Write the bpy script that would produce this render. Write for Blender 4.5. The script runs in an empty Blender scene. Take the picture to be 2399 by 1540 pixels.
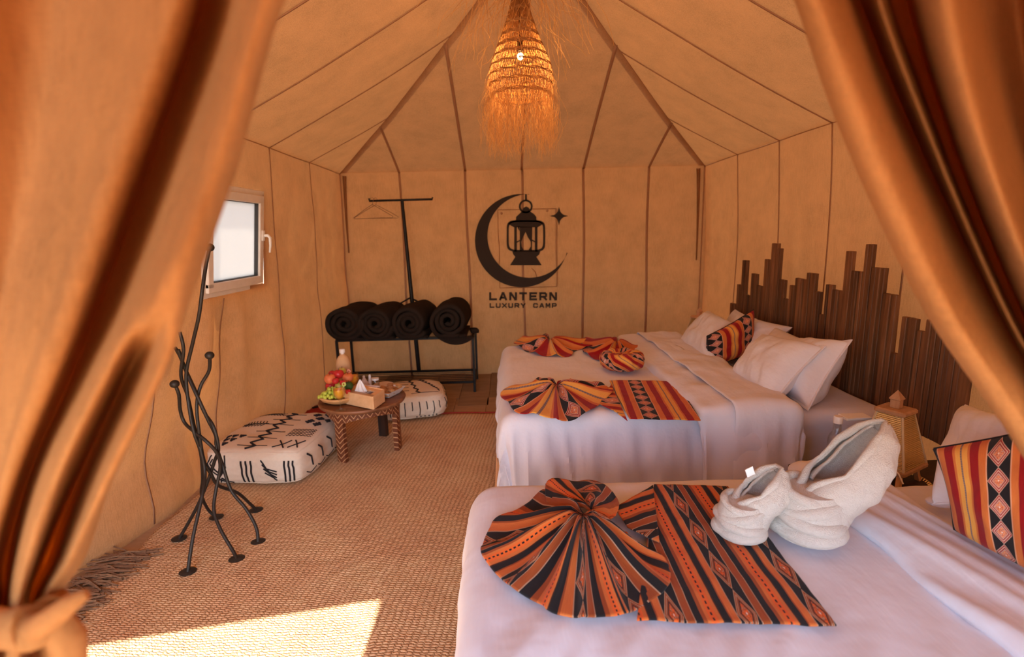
import bpy, math, random
import numpy as np
from mathutils import Vector, Matrix, noise
random.seed(7)
C = bpy.context.scene.collection
sc = bpy.context.scene
PI = math.pi
# ------------------------------------------------------------------ camera
F = 1190.0; CAMH = 1.4
_a = np.array([-20., -222., F]); _a /= np.linalg.norm(_a)
_d = np.array([150., 6370., F]); _d -= _a * (_d @ _a); _d /= np.linalg.norm(_d)
_r = np.cross(_d, _a)
MR = np.array([_r, _a, -_d])                       # photo axes (right, down, forward) -> world
def _ray(px, py): return MR @ np.array([px - 1199.5, py - 770.0, F])
def onz(px, py, z=0.0): w = _ray(px, py); t = (z - CAMH) / w[2]; return Vector((w[0]*t, w[1]*t, z))
def ony(px, py, y): w = _ray(px, py); t = y / w[1]; return Vector((w[0]*t, y, CAMH + w[2]*t))
def onx(px, py, x): w = _ray(px, py); t = x / w[0]; return Vector((x, w[1]*t, CAMH + w[2]*t))
cd = bpy.data.cameras.new('camera'); cam = bpy.data.objects.new('camera', cd); C.objects.link(cam)
cd.sensor_fit = 'HORIZONTAL'; cd.sensor_width = 36.0; cd.lens = 36.0 * F / 2399.0
cd.clip_start = 0.05
R = Matrix(((MR[0][0], -MR[0][1], -MR[0][2]), (MR[1][0], -MR[1][1], -MR[1][2]), (MR[2][0], -MR[2][1], -MR[2][2])))
cam.matrix_world = Matrix.Translation((0, 0, CAMH)) @ R.to_4x4()
cd.dof.use_dof = True; cd.dof.focus_distance = 1.9; cd.dof.aperture_fstop = cd.lens / 7.0
sc.camera = cam
# ------------------------------------------------------------------ world, sun, exposure
SUN_E = math.atan(1.2); SUN_S = 0.0
world = bpy.data.worlds.new('sky'); sc.world = world; world.use_nodes = True
wn = world.node_tree; bg = wn.nodes['Background']
sky = wn.nodes.new('ShaderNodeTexSky'); sky.sky_type = 'NISHITA'; sky.sun_disc = False
sky.sun_elevation = SUN_E; sky.sun_rotation = PI; sky.dust_density = 1.5; sky.altitude = 700
wn.links.new(sky.outputs[0], bg.inputs[0]); bg.inputs[1].default_value = 0.54
sl = bpy.data.lights.new('sun', 'SUN'); sl.energy = 12.0; sl.angle = 0.009; sl.color = (1.0, 0.93, 0.84)
so = bpy.data.objects.new('sun', sl); C.objects.link(so); so.location = (0, -4, 6)
so.rotation_euler = Vector((-SUN_S*math.cos(SUN_E), -math.cos(SUN_E), math.sin(SUN_E))).to_track_quat('Z', 'Y').to_euler()
pl = bpy.data.lights.new('doorway_portal', 'AREA'); pl.shape = 'RECTANGLE'; pl.size = 2.9; pl.size_y = 2.1
pl.cycles.is_portal = True
po = bpy.data.objects.new('doorway_portal', pl); C.objects.link(po); po.location = (-0.45, -0.12, 1.05)
po.rotation_euler = (PI/2, 0, 0)
sc.view_settings.view_transform = 'Standard'; sc.view_settings.look = 'None'
sc.view_settings.gamma = 1.0; sc.view_settings.use_curve_mapping = False
sc.view_settings.exposure = 0.74
sc.cycles.max_bounces = 9; sc.cycles.diffuse_bounces = 6; sc.cycles.glossy_bounces = 3
sc.cycles.transmission_bounces = 6; sc.cycles.transparent_max_bounces = 8
sc.cycles.sample_clamp_indirect = 6.0; sc.cycles.caustics_reflective = False; sc.cycles.caustics_refractive = False

# ------------------------------------------------------------------ materials
class NT:
    def __init__(s, name):
        s.m = bpy.data.materials.new(name); s.m.use_nodes = True; s.t = s.m.node_tree
        s.b = s.t.nodes['Principled BSDF']; s.out = s.t.nodes['Material Output']
    def n(s, ty, **kw):
        nd = s.t.nodes.new(ty)
        for k, v in kw.items(): setattr(nd, k, v)
        return nd
    def l(s, a, b): s.t.links.new(a, b)
    def put(s, sock, v):
        if isinstance(v, bpy.types.NodeSocket): s.l(v, sock)
        else: sock.default_value = v
    def math(s, op, a, b=0.0, c=None):
        nd = s.n('ShaderNodeMath', operation=op); s.put(nd.inputs[0], a); s.put(nd.inputs[1], b)
        if c is not None: s.put(nd.inputs[2], c)
        return nd.outputs[0]
    def mix(s, f, a, b, blend='MIX'):
        nd = s.n('ShaderNodeMix', data_type='RGBA', blend_type=blend)
        s.put(nd.inputs[0], f)
        for i, v in ((6, a), (7, b)):
            s.put(nd.inputs[i], v if isinstance(v, bpy.types.NodeSocket) else (*v[:3], 1.0))
        return nd.outputs[2]
    def ramp(s, f, stops, interp='LINEAR'):
        nd = s.n('ShaderNodeValToRGB'); cr = nd.color_ramp; cr.interpolation = interp
        while len(cr.elements) < len(stops): cr.elements.new(0.5)
        for e, (p, c) in zip(cr.elements, stops): e.position = p
        for e, (p, c) in zip(cr.elements, stops):
            e.position = p; e.color = (*(c if not isinstance(c, (int, float)) else (c, c, c)), 1)
        s.l(f, nd.inputs[0]); return nd.outputs[0]
    def coord(s, which='Object', scale=(1, 1, 1), rot=(0, 0, 0)):
        tc = s.n('ShaderNodeTexCoord'); mp = s.n('ShaderNodeMapping')
        s.l(tc.outputs[which], mp.inputs[0]); mp.inputs['Scale'].default_value = scale; mp.inputs['Rotation'].default_value = rot
        return mp.outputs[0]
    def noise(s, co, scale, detail=3.0, rough=0.6, out=0):
        nd = s.n('ShaderNodeTexNoise'); s.l(co, nd.inputs['Vector']); nd.inputs['Scale'].default_value = scale
        nd.inputs['Detail'].default_value = detail; nd.inputs['Roughness'].default_value = rough
        return nd.outputs[out]
    def wave(s, co, scale, dist=0.0, prof='SIN', dirn='X', dsc=1.0):
        nd = s.n('ShaderNodeTexWave', wave_profile=prof, bands_direction=dirn); s.l(co, nd.inputs['Vector'])
        nd.inputs['Scale'].default_value = scale; nd.inputs['Distortion'].default_value = dist; nd.inputs['Detail Scale'].default_value = dsc
        return nd.outputs['Fac']
    def bump(s, h, strength=0.3, dist=0.01):
        nd = s.n('ShaderNodeBump'); nd.inputs['Strength'].default_value = strength; nd.inputs['Distance'].default_value = dist
        s.l(h, nd.inputs['Height']); s.l(nd.outputs[0], s.b.inputs['Normal']); return nd.outputs[0]
    def base(s, col, rough=0.8, metal=0.0, spec=0.3, sheen=0.0):
        s.put(s.b.inputs['Base Color'], col if isinstance(col, bpy.types.NodeSocket) else (*col, 1))
        s.b.inputs['Roughness'].default_value = rough; s.b.inputs['Metallic'].default_value = metal
        s.b.inputs['Specular IOR Level'].default_value = spec; s.b.inputs['Sheen Weight'].default_value = sheen
        return s
def scl(c, k): return tuple(x*k for x in c)
def simple(name, col, rough=0.7, metal=0.0, var=0.12, nscale=12.0, bump=0.15, bscale=60.0, spec=0.3, bd=0.004):
    t = NT(name); co = t.coord()
    c = t.mix(t.noise(co, nscale), scl(col, 1-var), scl(col, 1+var))
    t.base(c, rough, metal, spec)
    if bump: t.bump(t.noise(co, bscale, 2), bump, bd)
    return t.m
def wood(name, dark, light, rough=0.55, scale=1.0, stretch=(1, 1, .08), bump=0.3):
    t = NT(name); co = t.coord(scale=stretch)
    n1 = t.noise(co, 40*scale, 6, .65); n2 = t.noise(co, 9*scale, 3)
    oi = t.n('ShaderNodeObjectInfo')
    f = t.math('ADD', t.math('MULTIPLY', n1, .7), t.math('MULTIPLY', n2, .3))
    c = t.ramp(f, [(.3, dark), (.52, tuple((a+b)/2 for a, b in zip(dark, light))), (.7, light)])
    k = t.math('ADD', t.math('MULTIPLY', oi.outputs['Random'], .7), .65)
    c2 = t.n('ShaderNodeVectorMath', operation='SCALE'); t.l(c, c2.inputs[0]); t.l(k, c2.inputs['Scale'])
    t.base(c2.outputs[0], rough, 0, .35); t.bump(n1, bump, .003); return t.m
def canvas(name, dif, tra, w, nscale=5.0, bumpk=.42, weave=900):
    """woven tent cotton: diffuse cloth that lets part of the daylight through"""
    t = NT(name); co = t.coord()
    blot = t.noise(co, nscale, 4); fine = t.noise(t.coord(scale=(1, 1, 6)), 90, 3); slub = t.noise(t.coord(scale=(8, 8, .6)), 26, 3)
    f = t.math('ADD', t.math('MULTIPLY', blot, .4), t.math('ADD', t.math('MULTIPLY', fine, .3), t.math('MULTIPLY', slub, .3)))
    c = t.ramp(f, [(.36, scl(dif, .70)), (.50, dif), (.64, scl(dif, 1.22))])
    t.base(c, .9, 0, .1)
    bn = t.bump(t.math('ADD', fine, t.math('ADD', slub, t.math('MULTIPLY', blot, 2))), bumpk, .004)
    tr = t.n('ShaderNodeBsdfTranslucent'); t.l(t.mix(f, scl(tra, .8), scl(tra, 1.15)), tr.inputs[0]); t.l(bn, tr.inputs['Normal'])
    mx = t.n('ShaderNodeMixShader'); mx.inputs[0].default_value = w
    t.l(t.b.outputs[0], mx.inputs[1]); t.l(tr.outputs[0], mx.inputs[2]); t.l(mx.outputs[0], t.out.inputs[0])
    return t.m
M = {}
M['canvas'] = canvas('tent_cotton', (.42, .222, .105), (.58, .235, .07), .145)
M['roof_canvas'] = canvas('roof_cotton_dimmed', (.42, .222, .105), (.58, .235, .07), .075)  # shade put into the cloth: tent cotton made less translucent to darken the ceiling
M['brightened_canvas'] = canvas('brightened_cotton', (.42, .222, .105), (.62, .27, .08), .6)  # brightness put in: tent cotton made more translucent against darkening
M['curtain'] = canvas('curtain_cotton', (.38, .18, .06), (.88, .34, .045), .32, 3, .12)
M['seam'] = simple('seam_tape', (.38, .20, .11), .9, bump=.2)
M['black'] = simple('black_steel', (.012, .011, .011), .45, .3)
M['iron'] = simple('wrought_iron', (.045, .038, .032), .5, .6, bump=.4)
M['terry_black'] = simple('black_blanket', (.026, .018, .014), 1.0, bump=.8, bscale=180, nscale=6, var=.4, spec=.1)
M['white_plastic'] = simple('white_frame', (.80, .76, .70), .35, bump=0)
M['rubber'] = simple('dark_gasket', (.05, .05, .05), .6, bump=0)
M['plank'] = wood('dark_plank', (.055, .022, .010), (.27, .125, .055))
M['dark_wood'] = wood('dark_wood', (.02, .008, .005), (.08, .03, .016))
M['pine'] = wood('pale_pine', (.62, .36, .17), (.80, .53, .29), .5, .6, (1, .08, 1), .1)
M['lamp_wood'] = wood('lamp_wood', (.50, .28, .14), (.72, .45, .26), .6)
M['tabletop'] = wood('walnut_top', (.07, .026, .012), (.30, .13, .055), .45, .5, (.12, 1, 1), .3)
M['straw'] = simple('raffia_straw', (.62, .34, .12), .8, bump=0, nscale=30)
M['straw_dark'] = simple('raffia_weave', (.34, .16, .05), .8, bump=0, nscale=30, var=.4)
M['glassy'] = None
t = NT('clear_glass'); lw = t.n('ShaderNodeLayerWeight'); lw.inputs[0].default_value = .35; tp = t.n('ShaderNodeBsdfTransparent'); tp.inputs[0].default_value = (.97, .98, .98, 1)
gl = t.n('ShaderNodeBsdfGlossy'); gl.inputs[1].default_value = .06; mx = t.n('ShaderNodeMixShader'); t.l(t.math('ADD', t.math('MULTIPLY', lw.outputs[0], .28), .03), mx.inputs[0]); t.l(tp.outputs[0], mx.inputs[1]); t.l(gl.outputs[0], mx.inputs[2]); t.l(mx.outputs[0], t.out.inputs[0]); M['glass'] = t.m
t = NT('frosted_pane'); co = t.coord(); t.base(t.mix(t.noise(co, 3), (.62, .61, .58), (.66, .65, .62)), .5)
tr = t.n('ShaderNodeBsdfTranslucent'); tr.inputs[0].default_value = (.60, .58, .54, 1); mx = t.n('ShaderNodeMixShader'); mx.inputs[0].default_value = .85
t.l(t.b.outputs[0], mx.inputs[1]); t.l(tr.outputs[0], mx.inputs[2]); t.l(mx.outputs[0], t.out.inputs[0]); M['pane'] = t.m
def linen(name, col, b=.25):
    t = NT(name); co = t.coord(); n1 = t.noise(t.coord(scale=(1, 1, 1)), 7, 3); n2 = t.noise(t.coord(scale=(1, .25, 1)), 16, 3)
    t.base(t.mix(n1, scl(col, .97), scl(col, 1.02)), .75, 0, .2, .1); t.bump(t.math('ADD', n1, t.math('ADD', n2, t.math('MULTIPLY', t.noise(t.coord(scale=(1, 2.2, 1), rot=(0, 0, .7)), 5, 2), 1.0))), b*.75, .02); return t.m
M['sheet'] = linen('white_cotton_sheet', (.72, .715, .78)); M['pillow'] = linen('white_pillowcase', (.75, .74, .79), .3)
t = NT('terry_towel'); co = t.coord(); t.base(t.mix(t.noise(co, 90), (.74, .66, .58), (.88, .81, .73)), 1, 0, .1, .3)
t.bump(t.noise(co, 420, 2, .8), 1.0, .006); M['terry'] = t.m
t = NT('pouf_cotton'); co = t.coord(); t.base(t.mix(t.noise(co, 60), (.70, .60, .46), (.80, .70, .56)), .95, 0, .1); t.bump(t.noise(co, 260), .4, .003); M['pouf'] = t.m
M['yarn'] = simple('black_yarn', (.02, .018, .02), .95, bump=.3)
M['ink'] = simple('dark_wall_paint', (.035, .026, .022), .85, bump=0)
# jute rug: rows of braids
t = NT('jute_weave'); co = t.coord(rot=(0, 0, 0))
nz = t.n('ShaderNodeTexNoise'); t.l(co, nz.inputs['Vector']); nz.inputs['Scale'].default_value = 2.2
wob = t.n('ShaderNodeVectorMath', operation='SCALE'); t.l(nz.outputs[1], wob.inputs[0]); wob.inputs['Scale'].default_value = .07
nz2 = t.n('ShaderNodeTexNoise'); t.l(co, nz2.inputs['Vector']); nz2.inputs['Scale'].default_value = 70; wo2 = t.n('ShaderNodeVectorMath', operation='SCALE'); t.l(nz2.outputs[1], wo2.inputs[0]); wo2.inputs['Scale'].default_value = .014
ad0 = t.n('ShaderNodeVectorMath', operation='ADD'); t.l(wo2.outputs[0], ad0.inputs[0]); t.l(wob.outputs[0], ad0.inputs[1])
ad = t.n('ShaderNodeVectorMath', operation='ADD'); t.l(co, ad.inputs[0]); t.l(ad0.outputs[0], ad.inputs[1])
br = t.n('ShaderNodeTexBrick'); t.l(ad.outputs[0], br.inputs['Vector']); br.inputs['Scale'].default_value = 1
br.inputs['Brick Width'].default_value = .024; br.inputs['Row Height'].default_value = .013; br.inputs['Mortar Size'].default_value = .003; br.inputs['Mortar Smooth'].default_value = 1; br.offset = .37; br.squash = 1.3; br.squash_frequency = 3
br.inputs['Color1'].default_value = (.86, .62, .40, 1); br.inputs['Color2'].default_value = (.68, .44, .26, 1); br.inputs['Mortar'].default_value = (.24, .12, .055, 1)
blot = t.noise(co, 3.2, 4)
fib = t.noise(t.coord(scale=(1, 4, 1)), 240, 2)
sx = t.n('ShaderNodeSeparateXYZ'); t.l(ad.outputs[0], sx.inputs[0])
row = t.math('ABSOLUTE', t.math('SINE', t.math('MULTIPLY', sx.outputs[1], 270.0)))
par = t.math('MULTIPLY', t.math('FLOOR', t.math('MULTIPLY', sx.outputs[1], 270.0/PI)), 1.9)
dash = t.math('ABSOLUTE', t.math('SINE', t.math('ADD', t.math('ADD', t.math('MULTIPLY', sx.outputs[0], 130.0), t.math('MULTIPLY', sx.outputs[1], 90.0)), par)))
hgt = t.math('MULTIPLY', t.math('POWER', row, .6), t.math('POWER', dash, .5))
spot = t.noise(co, 120, 2)
f = t.math('ADD', t.math('MULTIPLY', hgt, .36), t.math('ADD', t.math('MULTIPLY', fib, .32), t.math('MULTIPLY', spot, .32)))
c = t.ramp(f, [(.24, (.26, .14, .065)), (.40, (.50, .30, .15)), (.56, (.76, .50, .28)), (.76, (.92, .67, .40))])
c = t.mix(.5, c, t.ramp(blot, [(.35, (.32, .30, .29)), (.65, (.66, .63, .60))]), 'OVERLAY')
t.base(c, .95, 0, .1); t.bump(t.math('ADD', t.math('MULTIPLY', fib, .25), hgt), .8, .008); M['jute'] = t.m
M['thatch'] = simple('dry_palm_mat', (.24, .13, .065), .95, var=.5, nscale=60, bump=.9, bscale=90)
M['floor_plank'] = wood('grey_brown_plank', (.24, .14, .07), (.46, .29, .16), .5, .35, (.3, 1, 1), .15)
M['sand'] = simple('desert_sand', (.62, .42, .26), 1.0, bump=.3, bscale=8)
M['orange_juice'] = simple('orange_juice', (.95, .42, .03), .25, bump=0, var=.03)
M['porcelain'] = simple('white_porcelain', (.80, .76, .72), .2, bump=0, var=.02)
M['clay'] = simple('pale_clay', (.62, .48, .38), .7)
M['woven_bottle'] = simple('straw_wrap', (.66, .40, .20), .8, bump=.3)
M['bread'] = simple('bread_crust', (.68, .36, .14), .8, bump=.6, bscale=30, var=.25)
M['biscuit'] = simple('baked_biscuit', (.50, .24, .09), .9, bump=.9, bscale=120, var=.4, nscale=50)
M['crumb'] = simple('brown_cereal', (.26, .12, .05), .9, bump=1, bscale=200, var=.5, nscale=120)
M['grape'] = simple('green_grape', (.50, .56, .07), .3, bump=0, var=.2)
M['apple'] = simple('red_apple', (.55, .03, .03), .25, bump=0, var=.5, nscale=20)
M['peach'] = simple('orange_peach', (.75, .20, .07), .5, bump=0, var=.5, nscale=18)
M['lime'] = simple('dark_green_fruit', (.035, .085, .015), .5, bump=.5, bscale=120)
M['pear'] = simple('yellow_pear', (.55, .45, .08), .4, bump=0)
M['stem'] = simple('fruit_stem', (.10, .06, .02), .9, bump=0)
M['tissue'] = simple('tissue_paper', (.86, .84, .83), .9, bump=0, var=.02)
M['tag'] = simple('white_label', (.86, .86, .86), .6, bump=0, var=.02)
M['red_cloth'] = simple('red_rug_corner', (.33, .03, .02), .95, bump=.6, bscale=150)
M['straw_pink'] = simple('pink_straw', (.85, .38, .28), .4, bump=0); M['straw_green'] = simple('green_straw', (.55, .66, .18), .4, bump=0)
M['wire'] = simple('hanger_wire', (.20, .12, .08), .4, .7, bump=0)
t = NT('gold_mesh'); t.base((.93, .78, .46), .30, .92); M['gold'] = t.m
t = NT('cream_glaze'); co = t.coord(); t.base((.62, .50, .30), .5); M['cream'] = t.m
# carved brown wood with pale zigzag scratches
t = NT('carved_wood'); tc = t.n('ShaderNodeTexCoord'); sp = t.n('ShaderNodeSeparateXYZ'); t.l(tc.outputs['UV'], sp.inputs[0])
tri = t.math('PINGPONG', t.math('MULTIPLY', sp.outputs[0], 3.0), 1.0)
ph = t.math('FRACT', t.math('ADD', t.math('MULTIPLY', sp.outputs[1], 30.0), tri))
ln = t.math('LESS_THAN', ph, .2)
n_ = t.noise(t.coord(), 60, 3)
c = t.mix(ln, t.mix(n_, (.10, .025, .01), (.22, .07, .025)), (.60, .32, .15)); t.base(c, .6); t.bump(ln, .4, .002); M['carved'] = t.m

def kilim(name, P, dk, ncol):
    """P: list of (width, colour) stripes; first entry is the diamond band"""
    t = NT(name); tc = t.n('ShaderNodeTexCoord'); sp = t.n('ShaderNodeSeparateXYZ'); t.l(tc.outputs['UV'], sp.inputs[0])
    u, v = sp.outputs[0], sp.outputs[1]
    tot = sum(w for w, _ in P); uf = t.math('FRACT', u)
    stops = []; x = 0
    for w, c in P: stops.append((x/tot, c)); x += w
    col = t.ramp(uf, stops, 'CONSTANT')
    hw = P[0][0]/tot/2
    ub = t.math('ABSOLUTE', t.math('MULTIPLY', t.math('SUBTRACT', uf, hw), 1/hw))
    vb = t.math('ABSOLUTE', t.math('MULTIPLY', t.math('SUBTRACT', t.math('FRACT', t.math('MULTIPLY', v, dk)), .5), 2))
    d = t.math('MULTIPLY', t.math('ADD', ub, vb), .5)
    spk = t.noise(t.coord('UV', (1, 1, 1)), 60, 1)
    core = t.ramp(spk, [(.42, ncol[0]), (.5, ncol[1]), (.6, ncol[2])], 'CONSTANT')
    dia = t.ramp(d, [(0, ncol[3]), (.035, ncol[0]), (.05, (0, 0, 0)), (.24, ncol[4]), (.29, ncol[5]), (.345, ncol[4]), (.36, ncol[2]), (.40, ncol[5]), (.46, ncol[2]), (.5, ncol[6])], 'CONSTANT')
    incore = t.math('MULTIPLY', t.math('LESS_THAN', d, .24), t.math('GREATER_THAN', d, .045))
    dia = t.mix(incore, dia, core)
    col = t.mix(t.math('LESS_THAN', uf, hw*2*.97), col, dia)
    # dotted line in the bright stripe
    cx = 0
    for i, (w, c) in enumerate(P):
        if i == ncol[7]: break
        cx += w
    cx = (cx + P[ncol[7]][0]/2)/tot
    dm = t.math('MULTIPLY', t.math('LESS_THAN', t.math('ABSOLUTE', t.math('SUBTRACT', uf, cx)), .012), t.math('LESS_THAN', t.math('FRACT', t.math('MULTIPLY', v, dk*9)), .55))
    col = t.mix(dm, col, ncol[8])
    wv = t.noise(t.coord('UV', (30, 1, 1)), 14, 2)
    col = t.mix(.35, col, t.ramp(wv, [(.3, .25), (.7, .8)]), 'OVERLAY')
    t.base(col, .95, 0, .08, .1)
    ww = t.n('ShaderNodeTexWave', bands_direction='DIAGONAL'); t.l(t.coord('UV', (10, 10, 1)), ww.inputs['Vector']); ww.inputs['Scale'].default_value = 6
    t.bump(t.math('ADD', ww.outputs['Fac'], wv), .35, .003); return t.m
OR = (.72, .13, .025); BR = (.32, .075, .02); BK = (.018, .015, .016); TN = (.45, .27, .17); BO = (.60, .16, .04); DB = (.06, .022, .012)
M['kilim_orange'] = kilim('orange_black_kilim', [(.26, BK), (.012, TN), (.10, BR), (.012, TN), (.10, BK), (.05, BR), (.045, BO), (.10, OR), (.05, BO), (.02, DB), (.09, BK), (.02, BR), (.09, BO), (.012, TN)],
                          4.2, [OR, BR, TN, (.8, .7, .6), BK, BR, BK, 7, BK])
RD = (.30, .010, .012); GO = (.78, .36, .07); OR2 = (.62, .17, .04)
M['kilim_red'] = kilim('red_gold_kilim', [(.26, BK), (.015, (.7, .35, .2)), (.09, OR2), (.11, RD), (.03, OR2), (.07, GO), (.02, (.30, .18, .12)), (.07, GO), (.03, OR2), (.11, RD), (.09, OR2), (.015, (.7, .35, .2))],
                       4.2, [(.75, .28, .13), (.45, .08, .04), (.65, .40, .30), (.8, .7, .6), (.55, .35, .27), RD, BK, 6, (.18, .12, .14)])

# ------------------------------------------------------------------ mesh helpers
def tag(o, label=None, cat=None, group=None, kind=None):
    for k, v in (('label', label), ('category', cat), ('group', group), ('kind', kind)):
        if v: o[k] = v
    return o
def thing(name, label, cat, loc, group=None):
    o = bpy.data.objects.new(name, None); C.objects.link(o); o.location = loc; o.empty_display_size = .1
    return tag(o, label, cat, group)
def wl(o):
    v = Vector((0, 0, 0))
    while o: v += Vector(o.location); o = o.parent
    return v
class MB:
    def __init__(s): s.v = []; s.f = []; s.uv = []; s.hasuv = False
    def add(s, vs, fs, uvs=None):
        b = len(s.v); s.v += [Vector(p) for p in vs]; s.f += [tuple(i+b for i in f) for f in fs]
        s.uv += list(uvs) if uvs else [(0, 0)]*len(vs)
        if uvs: s.hasuv = True
        return s
    def box(s, x0, x1, y0, y1, z0, z1, bev=0.0):
        return s.obox(((x0+x1)/2, (y0+y1)/2, (z0+z1)/2), (abs(x1-x0)/2, 0, 0), (0, abs(y1-y0)/2, 0), (0, 0, abs(z1-z0)/2), bev)
    def obox(s, c, a, b, d, bev=0.0):
        """box from centre and three half-axes, with chamfered edges"""
        c, a, b, d = map(Vector, (c, a, b, d))
        if not bev:
            vs = [c+a*i+b*j+d*k for i in (-1, 1) for j in (-1, 1) for k in (-1, 1)]
            return s.add(vs, [(0, 1, 3, 2), (4, 6, 7, 5), (0, 4, 5, 1), (2, 3, 7, 6), (0, 2, 6, 4), (1, 5, 7, 3)])
        L = [max(x.length, 1e-6) for x in (a, b, d)]; q = [min(bev, l*.45)/l for l in L]
        ax = (a, b, d); idx = {}; vs = []
        for i in (-1, 1):
            for j in (-1, 1):
                for k in (-1, 1):
                    for m in range(3):
                        sg = (i, j, k); p = Vector(c)
                        for n_i in range(3): p += ax[n_i]*sg[n_i]*(1 if n_i == m else 1-q[n_i])
                        idx[(i, j, k, m)] = len(vs); vs.append(p)
        fs = []
        def I(sg, m): return idx[(*sg, m)]
        for m in range(3):
            o1, o2 = (m+1) % 3, (m+2) % 3
            for sm in (-1, 1):
                q4 = []
                for s1, s2 in ((-1, -1), (1, -1), (1, 1), (-1, 1)):
                    sg = [0]*3; sg[m] = sm; sg[o1] = s1; sg[o2] = s2; q4.append(I(sg, m))
                fs.append(tuple(q4) if sm > 0 else tuple(q4[::-1]))
            for s1 in (-1, 1):
                for s2 in (-1, 1):
                    A = [0]*3; B = [0]*3; A[m] = -1; B[m] = 1; A[o1] = B[o1] = s1; A[o2] = B[o2] = s2
                    fs.append((I(A, o1), I(B, o1), I(B, o2), I(A, o2)))
        for i in (-1, 1):
            for j in (-1, 1):
                for k in (-1, 1): fs.append((idx[(i, j, k, 0)], idx[(i, j, k, 1)], idx[(i, j, k, 2)]))
        return s.add(vs, fs)
    def tube(s, pts, rad, n=8, cap=True):
        pts = [Vector(p) for p in pts]; m = len(pts)
        rad = [rad]*m if isinstance(rad, (int, float)) else rad
        vs = []; T = [(pts[min(i+1, m-1)]-pts[max(i-1, 0)]).normalized() for i in range(m)]
        up = Vector((0, 0, 1)) if abs(T[0].z) < .9 else Vector((1, 0, 0))
        x = T[0].cross(up).normalized()
        for i in range(m):
            x = (x - T[i]*x.dot(T[i])).normalized(); y = T[i].cross(x)
            for j in range(n):
                a = 2*PI*j/n; vs.append(pts[i]+(x*math.cos(a)+y*math.sin(a))*rad[i])
        fs = [(i*n+j, i*n+(j+1) % n, (i+1)*n+(j+1) % n, (i+1)*n+j) for i in range(m-1) for j in range(n)]
        if cap and n > 2: fs += [tuple(range(n))[::-1], tuple((m-1)*n+j for j in range(n))]
        return s.add(vs, fs)
    def lathe(s, c, prof, n=24, sx=1, sy=1, wob=None):
        c = Vector(c); vs = []
        for r, z in prof:
            for j in range(n):
                a = 2*PI*j/n; k = wob(a, z) if wob else 1
                vs.append(c+Vector((r*k*math.cos(a)*sx, r*k*math.sin(a)*sy, z)))
        m = len(prof); fs = [(i*n+j, i*n+(j+1) % n, (i+1)*n+(j+1) % n, (i+1)*n+j) for i in range(m-1) for j in range(n)]
        if prof[0][0] > 1e-5: fs.append(tuple(range(n))[::-1])
        if prof[-1][0] > 1e-5: fs.append(tuple((m-1)*n+j for j in range(n)))
        return s.add(vs, fs)
    def ball(s, c, r, n=16, sq=(1, 1, 1)):
        prof = [(r*math.sin(PI*i/(n//2)), -r*math.cos(PI*i/(n//2))*sq[2]) for i in range(n//2+1)]
        return s.lathe(c, prof, n, sq[0], sq[1])
    def grid(s, fn, nu, nv, uvf=None, closeu=False, skip=None):
        vs = []; uv = []
        for j in range(nv+1):
            for i in range(nu+1):
                a, b = i/nu, j/nv; vs.append(fn(a, b)); uv.append(uvf(a, b) if uvf else (a, b))
        W = nu+1
        fs = [(j*W+i, j*W+i+1, (j+1)*W+i+1, (j+1)*W+i) for j in range(nv) for i in range(nu) if not (skip and skip((i+.5)/nu, (j+.5)/nv))]
        return s.add(vs, fs, uv)
    def build(s, name, mat, parent=None, smooth=True, label=None, cat=None, group=None, kind=None, solid=0, local=False, sub=0, weld=False):
        me = bpy.data.meshes.new(name)
        if parent is not None: off = wl(parent) if not local else Vector()
        else:
            xs = [p.x for p in s.v]; ys = [p.y for p in s.v]; off = Vector(((min(xs)+max(xs))/2, (min(ys)+max(ys))/2, min(p.z for p in s.v)))
        me.from_pydata([tuple(p-off) for p in s.v], [], s.f)
        if s.hasuv:
            ul = me.uv_layers.new(name='UVMap'); li = np.zeros(len(me.loops), dtype=np.int32); me.loops.foreach_get('vertex_index', li)
            ul.data.foreach_set('uv', np.array(s.uv, dtype=np.float32)[li].ravel())
        me.validate(); me.update()
        if smooth: me.polygons.foreach_set('use_smooth', [True]*len(me.polygons))
        me.materials.append(mat)
        o = bpy.data.objects.new(name, me); C.objects.link(o)
        if parent is not None: o.parent = parent
        else: o.location = off
        if smooth:
            try: me.set_sharp_from_angle(angle=math.radians(50))
            except Exception: pass
        if weld: w = o.modifiers.new('weld', 'WELD'); w.merge_threshold = .0003
        if solid: m = o.modifiers.new('solid', 'SOLIDIFY'); m.thickness = abs(solid); m.offset = -1 if solid > 0 else 1
        if sub: m = o.modifiers.new('sub', 'SUBSURF'); m.levels = sub; m.render_levels = sub
        return tag(o, label, cat, group, kind)
def cr(P, t):
    """Catmull-Rom through a list of tuples/Vectors, t in 0..1"""
    n = len(P)-1; x = min(max(t, 0), .99999)*n; i = int(x); f = x-i
    g = lambda k: Vector(P[min(max(k, 0), n)])
    p0, p1, p2, p3 = g(i-1), g(i), g(i+1), g(i+2)
    return .5*((2*p1)+(p2-p0)*f+(2*p0-5*p1+4*p2-p3)*f*f+(3*p1-p0-3*p2+p3)*f**3)
def lerp(a, b, t): return a+(b-a)*t
def sstep(a, b, x): t = min(max((x-a)/(b-a), 0), 1); return t*t*(3-2*t)
def interp(x, pts):
    for (x0, y0), (x1, y1) in zip(pts, pts[1:]):
        if x <= x1: return lerp(y0, y1, (x-x0)/(x1-x0)) if x > x0 else y0
    return pts[-1][1]
def nz(x, y, z=0.0): return noise.noise(Vector((x, y, z)))
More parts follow.
